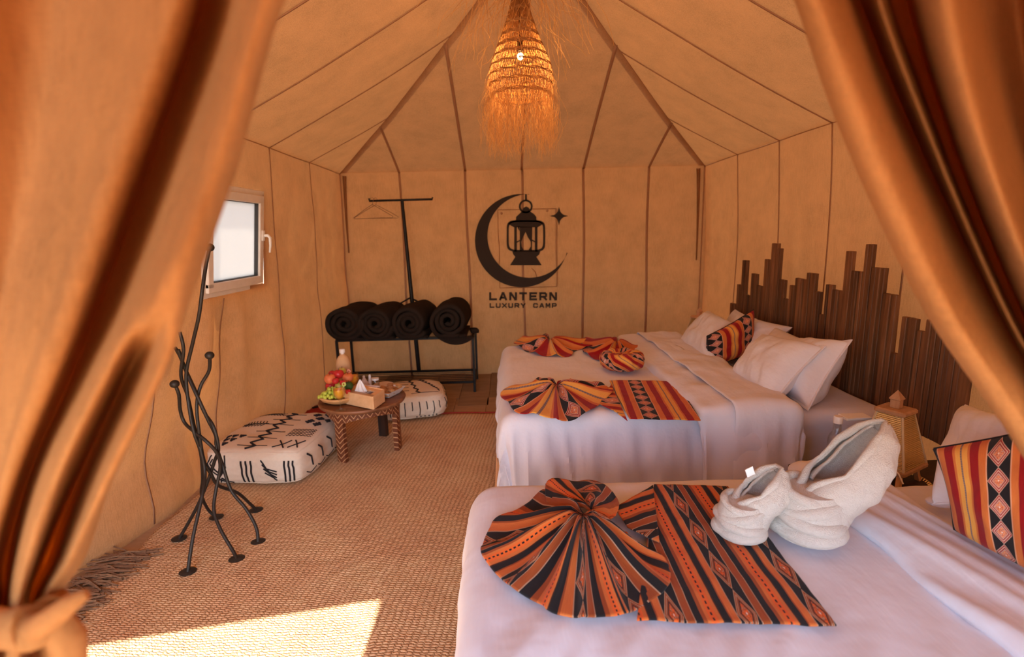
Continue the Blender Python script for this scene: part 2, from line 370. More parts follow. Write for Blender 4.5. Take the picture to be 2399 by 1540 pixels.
def dup(root, loc=None, rz=None, scale=None, label=None):
    r = root.copy(); C.objects.link(r)
    if loc is not None: r.location = loc
    if rz is not None: r.rotation_euler = (0, 0, rz)
    if scale: r.scale = (scale,)*3 if isinstance(scale, (int, float)) else scale
    if label: r['label'] = label
    for ch in list(root.children):
        c = ch.copy(); C.objects.link(c); c.parent = r
        for g in list(ch.children):
            d = g.copy(); C.objects.link(d); d.parent = c
    return r

# ------------------------------------------------------------------ tent shell
XL, XR, YB, ZE, XM = -1.545, 1.952, 5.05, 2.0, 0.2
SL = .557
def zroof(x): return ZE + ((XR-x) if x > XM else (x-XL)*(XR-XM)/(XM-XL))*SL
def yhip(x): return YB - ((XR-x)/(XR-XM) if x > XM else (x-XL)/(XM-XL))*2.08
def p_left(y, z):
    xf = interp(y, [(0, -1.98), (1.9, -1.93), (2.15, -1.83), (2.5, -1.775), (2.8, -1.80), (3.1, -1.80), (3.6, -1.66), (4.2, -1.60), (5.05, -1.575)])
    t = min(max(z/ZE, 0), 1); x = lerp(xf, XL, t**.75)
    k = math.sin(PI*t)
    x += .018*nz(y*1.6, z*1.1, 3)*k + .010*nz(y*7, z*.9, 8)*k
    w = sstep(1.12, .9, z)*sstep(0, .35, z)*sstep(2.3, 2.7, y)*sstep(4.0, 3.5, y)
    x += w*.036*math.sin((y-3.1)*(11+7*z)+1.0)*(.6+.4*nz(y*4, z*3))
    x -= .07*math.exp(-((z-.32)/.22)**2)*sstep(3.1, 2.7, y)*sstep(1.8, 2.2, y)
    x += .012*nz(y*2.2+z*1.5, z*2.5, 31)*k+.007*nz(y*5-z*3, z*2, 12)*k
    return Vector((x, y, z))
def p_right(y, z):
    t = z/ZE; k = math.sin(PI*min(max(t, 0), 1))
    return Vector((XR+.04*k+.012*nz(y*1.5, z*1.2, 11)*k+.006*nz(y*9, z*.8, 4)*k, y, z))
def p_back(x, z):
    t = z/ZE; k = math.sin(PI*min(max(t, 0), 1))
    y = YB + .012*nz(x*1.4, z*1.3, 21)*k + .008*nz(x*1.2, z*9, 2)*sstep(.9, .3, z) + .004*nz(x*8, z, 5)*k
    return Vector((x, y, z))
def p_roof(side, u, y):            # u 0 at the eave, 1 at the ridge
    x = lerp(XR if side > 0 else XL, XM, u)
    sag = (.035 + .010*nz(u*3, y*2, side*9))*math.sin(PI*u)
    return Vector((x, y, zroof(x)-sag))
def p_hip(x, t):
    sd_ = 1 if x > XM else -1; yt = yhip(x); zt = p_roof(sd_, (XR-x)/(XR-XM) if x > XM else (x-XL)/(XM-XL), yt).z
    s = t
    return Vector((x, lerp(YB, yt, s)+.05*math.sin(PI*t)*(zt-ZE), lerp(ZE, zt, s)))
wy = (2.74, 3.44); wz = (1.09, 1.71)
wall_left = MB().grid(lambda a, b: p_left(-.12+5.22*a, -.06+(ZE+.085)*b), 206, 80, skip=lambda a, b: wy[0]+.03 < -.12+5.22*a < wy[1]-.03 and wz[0]+.03 < -.06+(ZE+.085)*b < wz[1]-.03).build('wall_left', M['canvas'], kind='structure')
wall_right = MB().grid(lambda a, b: p_right(-.12+5.22*a, -.06+(ZE+.085)*b), 120, 40).build('wall_right', M['canvas'], kind='structure')
wall_back = MB().grid(lambda a, b: p_back(XL-.10+(XR-XL+.22)*a, -.06+(ZE+.085)*b), 120, 70).build('wall_back', M['canvas'], kind='structure')
b_ = MB()
for sd in (1, -1):
    b_.grid(lambda a, b: (lambda u: p_roof(sd, u, lerp(-.1, yhip(lerp(XR if sd > 0 else XL, XM, u))+.05, a)))(b), 80, 24)
ceiling = b_.build('ceiling', M['roof_canvas'], kind='structure')
ceiling_back = MB().grid(lambda a, b: p_hip(lerp(XL, XR, a), b), 60, 30).build('ceiling_back', M['roof_canvas'], kind='structure')
# unseen front canvas behind the camera; opening invented to shape sun patch and skylight
b_ = MB()
def ztop(x): return interp(x, [(-1.56, 0), (-1.555, 2.0), (-.53, 2.235), (-.515, 2.235), (-.505, 1.32), (1.0, 1.32), (1.005, 0)])
xs = [-2.02, -1.8, -1.56, -1.555, -1.3, -1.0, -.75, -.53, -.515, -.505, -.2, .2, .6, 1.0, 1.005, 1.4, 1.7, 1.97]
for x0, x1 in zip(xs, xs[1:]):
    zz = lambda x: max(zroof(min(max(x, XL), XR)), ztop(x)+.001)
    b_.add([(x0, -.1, ztop(x0)), (x1, -.1, ztop(x1)), (x1, -.1, zz(x1)), (x0, -.1, zz(x0))], [(0, 1, 2, 3)])
b_.build('wall_front', M['canvas'], kind='structure', smooth=False)
# seams
def seam(parent, pts, side, w=.011):
    side = Vector(side); vs = []
    for p in pts: vs += [p-side*w/2, p+side*w/2]
    n = len(pts)
    MB().add(vs, [(2*i, 2*i+1, 2*i+3, 2*i+2) for i in range(n-1)]).build('seam', M['seam'], parent, solid=.002)
ysR = (4.342, 3.70, 3.12, 2.5, 1.9, 1.2, .5); ysL = (4.27, 3.56, 2.95, 2.35, 1.75, 1.1, .45)
for y in ysR:
    seam(wall_right, [p_right(y+.006*math.sin(z_*.4+y), z_*ZE/24)+Vector((-.005, 0, 0)) for z_ in range(25)], (0, 1, 0))
    un = (YB-y)/2.08
    seam(ceiling, [p_roof(1, min(un, 1)*i/24, y)+Vector((-.003, 0, -.006)) for i in range(25)], (0, 1, 0), .013)
for y in ysL:
    seam(wall_left, [p_left(y+.02*(1-z_/24), z_*ZE/24)+Vector((.006, 0, 0)) for z_ in range(25) if not (wy[0] < y < wy[1] and wz[0]-.02 < z_*ZE/24 < wz[1]+.1)] if not wy[0] < y < wy[1] else [p_left(y, z_*1.07/20)+Vector((.006, 0, 0)) for z_ in range(21)], (0, 1, 0))
    un = (YB-y)/2.08
    seam(ceiling, [p_roof(-1, min(un, 1)*i/24, y)+Vector((.003, 0, -.006)) for i in range(25)], (0, 1, 0), .013)
for x, w in ((-.978, .012), (-.349, .015), (.189, .014), (.782, .015), (1.41, .014)):
    seam(wall_back, [p_back(x+.006*math.sin(i*.3+x*4), i*ZE/24)+Vector((0, -.007, 0)) for i in range(25)], (1, 0, 0), w+.008)
    seam(ceiling_back, [p_hip(x, i/24)+Vector((0, -.004, -.007)) for i in range(25)], (1, 0, 0), w+.008)
for sd in (1, -1):                       # hip edges
    X0 = XR if sd > 0 else XL
    seam(ceiling_back, [p_hip(lerp(X0, XM, i/24), 1)+Vector((0, -.012, -.012)) for i in range(25)], (0, .7, .7), .010)
    f_ = p_right if sd > 0 else p_left
    MB().tube([Vector((X0-sd*.006, YB-.012, z_*.2)) if sd > 0 else Vector((p_left(5.03, z_*.2).x+.006, YB-.012, z_*.2)) for z_ in range(11)], .006, 6).build('seam', M['seam'], wall_back)
    # line where the roof slope meets the wall
    MB().tube([Vector((X0-sd*.004, lerp(-.05, YB-.02, i/30), ZE-.004+.002*math.sin(i))) for i in range(31)], .003, 5).build('seam', M['canvas'], ceiling)
# gathered canvas tie in the far right corner and loose fold in the far left one
for nm, x0, sg, zb in (('corner_fold', XR-.05, -1, 1.1), ('corner_fold', XL+.03, 1, 1.25)):
    def fold(a, b, x0=x0, sg=sg, zb=zb):
        z = lerp(ZE-.03, zb, b); w = lerp(.045, .012, b**.7)
        return Vector((x0+sg*w*a, YB-.02-.03*abs(math.sin(a*PI*2.2+b*2))*(1-b*.6), z))
    MB().grid(fold, 24, 20).build(nm, M['canvas'], wall_back)
# window flap sewn on the back wall
c0, c1 = ony(1166, 492, 5.03), ony(1306, 672, 5.03)
def flap(a, b):
    x = lerp(c0.x, c1.x, a); z = lerp(c0.z, c1.z, b)
    return Vector((x+.01*nz(a*2, b*3), p_back(x, z).y-.006-.004*math.sin(a*PI*3+b*2)*math.sin(PI*a)-.003*nz(a*4, b*2), z))
_P = [(i/16, 0) for i in range(17)]+[(1, i/20) for i in range(1, 21)]+[(1-i/16, 1) for i in range(1, 17)]+[(0, 1-i/20) for i in range(1, 21)]
MB().tube([flap(*q)+Vector((0, -.001, 0)) for q in _P], .0032, 5, False).build('patch_hem', M['brightened_canvas'], wall_back)
MB().tube([flap(.55+.08*math.sin(i*.2), .75+i*.012)+Vector((0, -.001, 0)) for i in range(20)], .003, 5, False).build('patch_hem', M['brightened_canvas'], wall_back)
for px, py in ((1175, 500), (1282, 494)):
    MB().ball(ony(px, py, 5.025), .012, 8, (1, .4, 1)).build('eyelet', M['seam'], wall_back)
seam(wall_back, [flap(.98, i/20)+Vector((0, -.004, 0)) for i in range(21)], (1, 0, 0), .006)

# emblem and lettering painted on the back wall
emblem = bpy.data.objects.new('painted_emblem', None); C.objects.link(emblem); emblem.parent = wall_back
YW = 5.022
def onw(px, py):
    p = ony(px, py, YW); return Vector((p.x, YW-.002, p.z))
def prism(name, polys):
    b = MB()
    for pts, faces in polys: b.add([onw(*p) for p in pts], faces)
    b.build(name, M['ink'], emblem, smooth=False, solid=.001)
emblem.location = -wall_back.location
n = 72; pts = []
for i in range(n+1):
    a = math.radians(-80.5-264.7*i/n); b2 = math.radians(-90-246*i/n)
    pts += [(1222+109.3*math.cos(a), 564+109.3*math.sin(a)), (1240+98*math.cos(b2), 553+98*math.sin(b2))]
prism('crescent', [(pts, [(2*i, 2*i+2, 2*i+3, 2*i+1) for i in range(n)])])
K = lambda L: [(x/4.813+1080, y/4.813+430) for x, y in L]
pol = []
def P_(L): q = K(L); pol.append((q, [tuple(range(len(q)))]))
ring = []
for i in range(33):
    a = 2*PI*i/32; ring += [(1231.7+16.3*math.cos(a), 484+16.3*math.sin(a)), (1231.7+11.8*math.cos(a), 484+11.8*math.sin(a))]
pol.append((ring, [(2*i, 2*i+2, 2*i+3, 2*i+1) for i in range(32)]))
P_([(722, 120), (744, 120), (744, 190), (722, 190)])
P_([(705, 275), (735, 258), (765, 275), (778, 315), (822, 345), (850, 378), (850, 412), (620, 412), (620, 378), (650, 350), (688, 315)])
P_([(560, 432), (620, 412), (850, 412), (905, 432), (925, 458), (865, 495), (600, 495), (532, 458)])
fr = []
for i in range(41):
    a = 2*PI*i/40; ex = .35
    cx_, sy_ = math.copysign(abs(math.cos(a))**ex, math.cos(a)), math.copysign(abs(math.sin(a))**ex, math.sin(a))
    fr += [(732+218*cx_, 592+178*sy_), (732+194*cx_, 592+158*sy_)]
fr = K(fr); pol.append((fr, [(2*i, 2*i+2, 2*i+3, 2*i+1) for i in range(40)]))
for x0, x1 in ((600, 630), (832, 862)): P_([(x0, 490), (x1, 490), (x1, 772), (x0, 772)])
P_([(662, 490), (732, 490), (728, 548), (700, 605), (678, 660), (684, 712), (708, 752), (662, 768)])
P_([(732, 490), (804, 490), (800, 768), (760, 752), (786, 710), (784, 655), (752, 605), (728, 548)])
P_([(628, 655), (664, 636), (664, 650), (628, 670)]); P_([(800, 632), (834, 650), (834, 666), (800, 648)])
P_([(640, 490), (660, 480), (660, 540), (640, 505)])
P_([(578, 765), (895, 765), (882, 802), (850, 828), (910, 922), (552, 922), (612, 828), (588, 800)])
prism('lantern_drawing', pol)
st = []
for i in range(32):
    a = 2*PI*i/32; q = (abs(math.cos(a))**.55+abs(math.sin(a))**.55)**(-1/.55)
    st.append((1105+107*q*math.cos(a), 367+105*q*math.sin(a)))
st = K([(1105, 367)]+st); prism('star', [(st, [(0, i, i % 32+1) for i in range(1, 33)])])
GL = {'L': [[(0, 1), (0, 0), (1, 0)]], 'A': [[(0, 0), (.42, 1), (.58, 1), (1, 0)], [(.2, .28), (.8, .28)]], 'N': [[(0, 0), (0, 1), (.12, 1), (.88, 0), (1, 0), (1, 1)]],
      'T': [[(0, 1), (1, 1)], [(.5, 1), (.5, 0)]], 'E': [[(1, 1), (0, 1), (0, 0), (1, 0)], [(0, .5), (.9, .5)]],
      'R': [[(0, 0), (0, 1), (.82, 1), (1, .85), (1, .58), (.82, .42), (0, .42)], [(.55, .42), (1, 0)]], 'U': [[(0, 1), (0, .2), (.15, 0), (.85, 0), (1, .2), (1, 1)]],
      'X': [[(0, 0), (1, 1)], [(0, 1), (1, 0)]], 'Y': [[(0, 1), (.5, .45), (1, 1)], [(.5, .45), (.5, 0)]],
      'C': [[(1, .8), (.85, 1), (.15, 1), (0, .8), (0, .2), (.15, 0), (.85, 0), (1, .2)]], 'M': [[(0, 0), (0, 1), (.12, 1), (.5, .3), (.88, 1), (1, 1), (1, 0)]],
      'P': [[(0, 0), (0, 1), (.82, 1), (1, .85), (1, .53), (.82, .38), (0, .38)]]}
def text(s, px0, px1, py0, py1, wd):
    n = len(s); adv = (px1-px0)/(n-.22); lw_ = adv*.78-wd; b = MB(); k = 0
    for i, ch in enumerate(s):
        for L in GL.get(ch, []):
            P2 = [(px0+wd/2+i*adv+x*lw_, py1-wd/2-y*(py1-py0-wd)) for x, y in L]
            for (xa, ya), (xb, yb) in zip(P2, P2[1:]):
                d = math.hypot(xb-xa, yb-ya); ux, uy = (xb-xa)/d*wd/2, (yb-ya)/d*wd/2
                b.add([onw(*q)-Vector((0, .0002*(k % 3), 0)) for q in ((xa-ux-uy, ya-uy+ux), (xa-ux+uy, ya-uy-ux), (xb+ux+uy, yb+uy-ux), (xb+ux-uy, yb+uy+ux))], [(0, 1, 2, 3)]); k += 1
    b.build('lettering', M['ink'], emblem, smooth=False)
text('LANTERN', 1146, 1305, 685, 704, 4.8); text('LUXURY CAMP', 1147, 1304, 710.5, 721.5, 2.9)

# window
w_root = bpy.data.objects.new('window_1', None); C.objects.link(w_root); w_root['kind'] = 'structure'; w_root.location = (-1.63, 3.09, 1.09)
up = Vector((.075, 0, .62)).normalized(); nrm = Vector((up.z, 0, -up.x)); yy = Vector((0, 1, 0))
WC = Vector((-1.612, (wy[0]+wy[1])/2, (wz[0]+wz[1])/2)); hw, hh = (wy[1]-wy[0])/2, (wz[1]-wz[0])/2/up.z
def wframe(name, mat, hw0, hh0, wd, d0, d1, bev=.004):
    c = WC+nrm*(d0+d1)/2; d = (d1-d0)/2; b = MB()
    for s in (-1, 1):
        b.obox(c+up*s*(hh0-wd/2), yy*hw0, up*wd/2, nrm*d, bev); b.obox(c+yy*s*(hw0-wd/2), yy*wd/2, up*(hh0-wd*.5), nrm*d, bev)
    return b.build(name, mat, w_root, smooth=False, kind='stuff' if False else None)
wframe('window_frame', M['white_plastic'], hw, hh, .035, -.03, .025)
wframe('window_sash', M['white_plastic'], hw-.03, hh-.03, .052, -.02, .04)
wframe('gasket', M['rubber'], hw-.08, hh-.08, .006, -.01, .027, 0)
MB().obox(WC+nrm*.0, yy*(hw-.078), up*(hh-.078), nrm*.004).build('pane', M['pane'], w_root, smooth=False)
hb = MB(); hc = WC+yy*(hw-.052)+nrm*.045+up*.03
hb.obox(hc, yy*.014, up*.034, nrm*.007, .004); hb.tube([hc+nrm*.005, hc+nrm*.03+up*.004, hc+nrm*.045-up*.01, hc+nrm*.048-up*.06, hc+nrm*.044-up*.105], [.009, .010, .010, .008, .006], 10)
hb.build('window_handle', M['white_plastic'], w_root)

# floor
floor = MB().box(-2.15, 2.15, -.6, 5.25, -.06, -.012).build('floor', M['floor_plank'], kind='structure', smooth=False)
for i in range(14):
    for j in range(2):
        x0 = -1.75+i*.262+.02*(j % 2); y0 = 3.30+j*.95-(.2 if i % 2 else 0); y1 = min(y0+.945, 5.08)
        if x0 < .35: MB().box(x0, x0+.258, y0, y1, -.012, 0, .002).build('floor_board', M['floor_plank'], floor, smooth=False)
MB().grid(lambda a, b: Vector((-25+50*a, -22+48*b, -.08+.06*nz(a*20, b*20)-.3*sstep(0, 1, 0))), 50, 50).build('outside_sand_1', M['sand'], kind='structure')  # unseen sand ground outside the tent, added to bounce warm light in
# jute rug, palm mat, red rug corner
def rugp(a, b):
    y = lerp(.2, 3.83, b); xl = interp(y, [(0, -1.64), (1.6, -1.64), (1.9, -1.69), (2.10, -1.71), (2.3, -1.745), (2.9, -1.74), (3.3, -1.66), (3.83, -1.60)])
    x = lerp(xl, .45, a)
    return Vector((x+.008*nz(y*5, 1, a*3), y+.015*nz(a*6, 2, b)*sstep(.9, 1, b), .010+.006*nz(x*3, y*3)*1.0*sstep(0, .05, a)))
MB().grid(rugp, 90, 120).build('jute_rug', M['jute'], label='large woven jute rug covering the middle of the floor', cat='rug', solid=.010)
b_ = MB()
b_.tube([rugp(i/60, 1)+Vector((0, .004, .004)) for i in range(61)], .006, 6)
b_.build('edge_stitching', M['red_cloth'], bpy.data.objects['jute_rug'], label='dark red stitched far edge')
b_ = MB()
for i in range(300):
    y = random.uniform(1.1, 2.12); x = -1.735+random.uniform(-.03, .04)
    a = random.gauss(.0, .25); L = random.uniform(.05, .13); z = random.uniform(.003, .022)
    b_.tube([(x-L*math.cos(a), y-L*math.sin(a), z), (x, y, z+.01), (x+L*math.cos(a), y+L*math.sin(a), z)], .004, 4, False)
b_.box(-1.78, -1.66, 1.0, 2.12, -.011, .004)
b_.build('palm_mat', M['thatch'], label='dark dry palm fibre mat between the jute rug and the left wall', cat='mat', kind='stuff')
MB().grid(lambda a, b: Vector((-1.62+.34*a-.05*b, 3.86+.22*b+.06*a, .015+.02*abs(nz(a*5, b*4)))), 16, 12).build('red_rug', M['red_cloth'], label='crumpled dark red rug corner on the boards behind the round carved table', cat='rug', solid=-.008)
MB().tube([(-1.60, 4.0, .03), (-1.5, 4.12, .035), (-1.38, 4.28, .03)], .012, 8).build('metal_bar', M['black'], label='short black bar lying by the left wall beyond the red rug', cat='bar')

# ------------------------------------------------------------------ curtains in the doorway
def curtain(name, rows, label, depth0, mat, cols=150, nrows=130, tie=None):
    """rows: (photo height, [(photo x, distance)...]) guide lines of the folds, back-projected to their real distance"""
    R_ = []
    for py, L in rows:
        R_.append([(lambda w, dd: Vector((w[0]*dd/w[1], dd, CAMH+w[2]*dd/w[1])))(_ray(px, py), depth0+(d-depth0)*(2.6 if d > depth0 else 1.7)) for px, d in L])
    ncol = len(R_[0])
    def fn(a, b):
        col = [cr([r[k] for r in R_], b) for k in range(ncol)]
        p = cr(col, a)
        return p + Vector((0, .004*nz(a*20, b*3, 7), 0))
    return MB().grid(fn, cols, nrows, closeu=False).build(name, mat, label=label, cat='curtain', solid=.0015)
D = .46
rowsL = [
 (-160, [(-30, D+.02), (150, D+.03), (330, D), (470, D-.015), (520, D+.035), (570, D-.005), (660, D-.035), (735, D-.02), (700, D+.03)]),
 (  60, [(-30, D+.02), (120, D+.03), (280, D), (420, D-.01), (465, D+.035), (540, D-.005), (590, D-.035), (640, D-.02), (610, D+.03)]),
 ( 400, [(-30, D+.02), (90, D+.025), (190, D), (300, D-.01), (350, D+.035), (430, D-.01), (490, D-.04), (545, D-.02), (520, D+.03)]),
 ( 700, [(-30, D+.015), (30, D+.015), (100, D), (195, D-.01), (240, D+.035), (320, D-.015), (385, D-.045), (440, D-.025), (425, D+.03)]),
 ( 870, [(-30, D+.01), (0, D+.01), (50, D), (130, D-.01), (175, D+.03), (250, D-.02), (300, D+.02), (378, D-.03), (372, D+.03)]),
 (1100, [(-40, D), (-25, D+.01), (-5, D), (35, D-.01), (75, D+.02), (140, D-.02), (195, D+.03), (262, D-.025), (268, D+.03)]),
 (1300, [(-70, D-.01), (-55, D), (-35, D-.01), (-20, D-.02), (20, D+.01), (70, D-.025), (115, D+.03), (168, D-.02), (200, D+.02)]),
 (1440, [(-70, D-.03), (-55, D-.02), (-40, D-.03), (-15, D-.03), (5, D-.01), (40, D-.03), (65, D), (95, D-.02), (120, D)]),
 (1620, [(-120, D-.03), (-95, D-.01), (-70, D-.02), (-40, D-.03), (-10, D), (40, D-.03), (90, D+.01), (150, D-.02), (170, D+.01)]),
]
cL = curtain('door_curtain', rowsL, 'tan canvas door curtain on the left, gathered and tied back low down', D, M['curtain'])
# tie-back: knotted band with one long tail
def ray_at(px, py, dd): w = _ray(px, py); return Vector((w[0]*dd/w[1], dd, CAMH+w[2]*dd/w[1]))
b_ = MB()
b_.tube([ray_at(-60, 1440, D-.03), ray_at(0, 1475, D-.065), ray_at(60, 1470, D-.07), ray_at(110, 1440, D-.055), ray_at(135, 1405, D)], [.012, .016, .018, .015, .010], 12)
b_.ball(ray_at(70, 1480, D-.07), .020, 14, (1.1, .8, .8))
b_.build('tie_band', M['curtain'], cL)
b_ = MB()
b_.tube([ray_at(80, 1475, D-.075), ray_at(120, 1450, D-.08), ray_at(165, 1415, D-.08), ray_at(205, 1392, D-.075)], [.010, .010, .008, .004], 10)
b_.tube([ray_at(110, 1480, D-.06), ray_at(140, 1470, D-.062), ray_at(160, 1500, D-.06), ray_at(168, 1560, D-.055)], [.008, .014, .014, .012], 10)
b_.build('tie_tail', M['curtain'], cL)
D = .62
rowsR = [
 (-160, [(1800, D+.05), (1790, D-.01), (1850, D-.04), (1910, D-.02), (1960, D+.06), (2030, D+.01), (2075, D+.06), (2120, D+.07), (2150, D-.01), (2230, D-.04), (2290, D+.02), (2380, D+.05), (2520, D)]),
 (   0, [(1875, D+.05), (1866, D-.01), (1910, D-.04), (1965, D-.02), (2010, D+.06), (2060, D+.01), (2090, D+.06), (2130, D+.07), (2165, D-.01), (2240, D-.04), (2290, D+.02), (2380, D+.05), (2520, D)]),
 ( 250, [(1960, D+.05), (1953, D-.01), (2000, D-.04), (2060, D-.02), (2110, D+.06), (2150, D+.01), (2180, D+.06), (2205, D+.07), (2230, D-.01), (2290, D-.04), (2345, D+.02), (2420, D+.05), (2540, D)]),
 ( 500, [(2065, D+.05), (2057, D-.01), (2105, D-.04), (2170, D-.02), (2225, D+.05), (2250, D+.01), (2275, D+.05), (2295, D+.06), (2320, D-.01), (2370, D-.04), (2420, D+.02), (2480, D+.05), (2580, D)]),
 ( 750, [(2190, D+.05), (2185, D-.01), (2230, D-.04), (2285, D-.02), (2345, D+.04), (2365, D+.01), (2385, D+.04), (2405, D+.05), (2425, D-.01), (2470, D-.04), (2510, D+.02), (2560, D+.05), (2640, D)]),
 (1000, [(2365, D+.04), (2360, D-.01), (2395, D-.03), (2440, D-.02), (2480, D+.03), (2500, D+.01), (2515, D+.03), (2530, D+.04), (2545, D-.01), (2580, D-.03), (2615, D+.02), (2650, D+.04), (2700, D)]),
 (1300, [(2545, D+.02), (2545, D-.01), (2560, D-.02), (2580, D-.02), (2600, D+.01), (2610, D), (2620, D+.02), (2635, D+.02), (2650, D-.01), (2680, D-.02), (2700, D+.01), (2730, D+.02), (2760, D)]),
]
cR = curtain('door_curtain', rowsR, 'pale tan canvas door curtain on the right, swept back in long diagonal folds', D, M['curtain'])

# ------------------------------------------------------------------ beds
def cloth(x0, x1, y0, y1, z, r, dl=0, dr=0, dn=0, df=0, step=.02, zmin=-9, disp=None):
    """sheet lying on a block and hanging over the sides that have a drop (left, right, near, far)"""
    ix0, ix1 = (x0+r if dl else x0), (x1-r if dr else x1); iy0, iy1 = (y0+r if dn else y0), (y1-r if df else y1)
    U0, U1 = ix0-(r*PI/2+dl if dl else 0), ix1+(r*PI/2+dr if dr else 0); V0, V1 = iy0-(r*PI/2+dn if dn else 0), iy1+(r*PI/2+df if df else 0)
    def fn(a, b):
        u, v = lerp(U0, U1, a), lerp(V0, V1, b); qx, qy = min(max(u, ix0), ix1), min(max(v, iy0), iy1)
        dx, dy = u-qx, v-qy; d = math.hypot(dx, dy)
        if d < 1e-9: p, n = Vector((u, v, z)), Vector((0, 0, 1)); d = 0
        else:
            h = Vector((dx/d, dy/d, 0))
            if d < r*PI/2: t = d/r; p = Vector((qx, qy, z-r))+h*r*math.sin(t)+Vector((0, 0, r*math.cos(t))); n = h*math.sin(t)+Vector((0, 0, math.cos(t)))
            else: p = Vector((qx, qy, z-r-(d-r*PI/2)))+h*r; n = h
        if disp: p = p+n*disp(u, v, d, abs(dx) > abs(dy))
        p.z = max(p.z, zmin)
        return p
    return fn, max(8, int((U1-U0)/step)), max(8, int((V1-V0)/step))
def drape(seed, k=1.0, top=.006):
    def f(u, v, d, xs):
        s = v if xs else u
        h = top*nz(u*5, v*5, seed)+top*.35*nz(u*16, v*9, seed+3)
        if d > .02:
            g = sstep(.02, .25, d); w = abs(nz(s*5.5+d*.6, d*.8, seed+7)); w2 = abs(nz(s*13-d*1.5, d*1.5, seed+9))
            h += k*g*(.070*(.42-w)+.050*(.38-w2))+k*.02*g*nz(s*3, d*5, seed)
        return h
    return f
bed2 = thing('double_bed', 'far white double bed against the jagged plank headboard', 'bed', (.8, 2.9, 0))
b_ = MB()
b_.box(-.075, 1.77, 2.21, 3.63, .09, .15, .006)
b_.build('bed_platform', M['pine'], bed2, smooth=False, label='pale wooden platform edge under the mattress')
for x in (-.02, 1.7):
    for y in (2.28, 3.55): MB().box(x-.035, x+.035, y-.035, y+.035, .016, .10, .004).build('leg', M['pine'], bed2, smooth=False)
def sidepuck(u, v, d, xs): return .004*nz(u*5, v*5, 31)+(.005*math.sin(d*160+3*nz(u*3, d*6))*sstep(.05, .12, d) if not xs else 0)
fn, nx, ny = cloth(.02, 1.765, 2.19, 3.62, .565, .05, .2, .25, .28, .25, .02, .17, sidepuck)
MB().grid(fn, nx, ny).build('mattress', M['sheet'], bed2)
def duvtop(u, v, d, xs):
    return drape(41, 1.0)(u, v, d, xs)+.012*sstep(.9, .6, u)*(1-sstep(0, .1, d))
fn, nx, ny = cloth(-.03, .93, 2.15, 3.66, .585, .06, .36, 0, .36, .3, .014, .15, duvtop)
MB().grid(fn, nx, ny).build('duvet', M['sheet'], bed2, label='white duvet hanging in soft folds over the bed side')
def bandd(seed):
    def f(u, v, d, xs): return drape(seed, .9, .016)(u, v, d, xs)+.022*math.sin(PI*min(max((u-.84)/.46, 0), 1))
    return f
fn, nx, ny = cloth(.84, 1.12, 2.10, 3.74, .625, .03, .03, 0, .38, .3, .014, .13, bandd(51))
MB().grid(fn, nx, ny).build('duvet_fold', M['sheet'], bed2, label='turned-down band of the duvet', solid=.004)
fn, nx, ny = cloth(.98, 1.30, 2.085, 3.72, .640, .04, 0, .05, .42, .3, .014, .14, bandd(57))
MB().grid(fn, nx, ny).build('duvet_fold', M['sheet'], bed2, label='inner side of the folded duvet nearest the pillows', solid=.004)

bed1 = thing('double_bed', 'near white double bed in the foreground with the folded towels on it', 'bed', (.8, .9, 0))
MB().box(-.06, 1.85, .02, 1.56, .10, .185, .006).build('bed_platform', M['pine'], bed1, smooth=False)
for x in (.0, 1.75):
    for y in (.1, 1.48): MB().box(x-.035, x+.035, y-.035, y+.035, .016, .10, .004).build('leg', M['pine'], bed1, smooth=False)
fn, nx, ny = cloth(.02, 1.88, .0, 1.56, .555, .05, .2, .25, .25, .30, .02, .15, lambda u, v, d, xs: .005*nz(u*6, v*4, 61)+.002*nz(u*20, v*9, 5))
MB().grid(fn, nx, ny).build('mattress', M['sheet'], bed1)
def d1(u, v, d, xs):
    h = drape(71, .5, .004)(u, v, d, xs)
    if d < .02: h += .011*nz((u-v*.55)*11, (u+v)*1.6, 5)*sstep(1.25, .9, v)+.008*nz((u-v*.6)*24, (u+v)*2.2, 9)*sstep(1.1, .7, v)
    return h
fn, nx, ny = cloth(-.13, .97, -.04, 1.64, .57, .09, .34, 0, .3, .32, .012, .10, d1)
MB().grid(fn, nx, ny).build('duvet', M['sheet'], bed1, label='white duvet, smooth on top, hanging over the foot')
def d1b(u, v, d, xs): return .016*nz((u*.9+v*.25)*13, v*1.4, 15)+.010*nz((u+v*.2)*30, v*2, 8)+.02*math.sin(PI*min(max((u-.95)/.27, 0), 1))
fn, nx, ny = cloth(.955, 1.215, -.03, 1.625, .592, .015, .01, .02, .3, .32, .010, .10, d1b)
MB().grid(fn, nx, ny).build('duvet_fold', M['sheet'], bed1, label='turned-down creased band of the duvet', solid=.004)

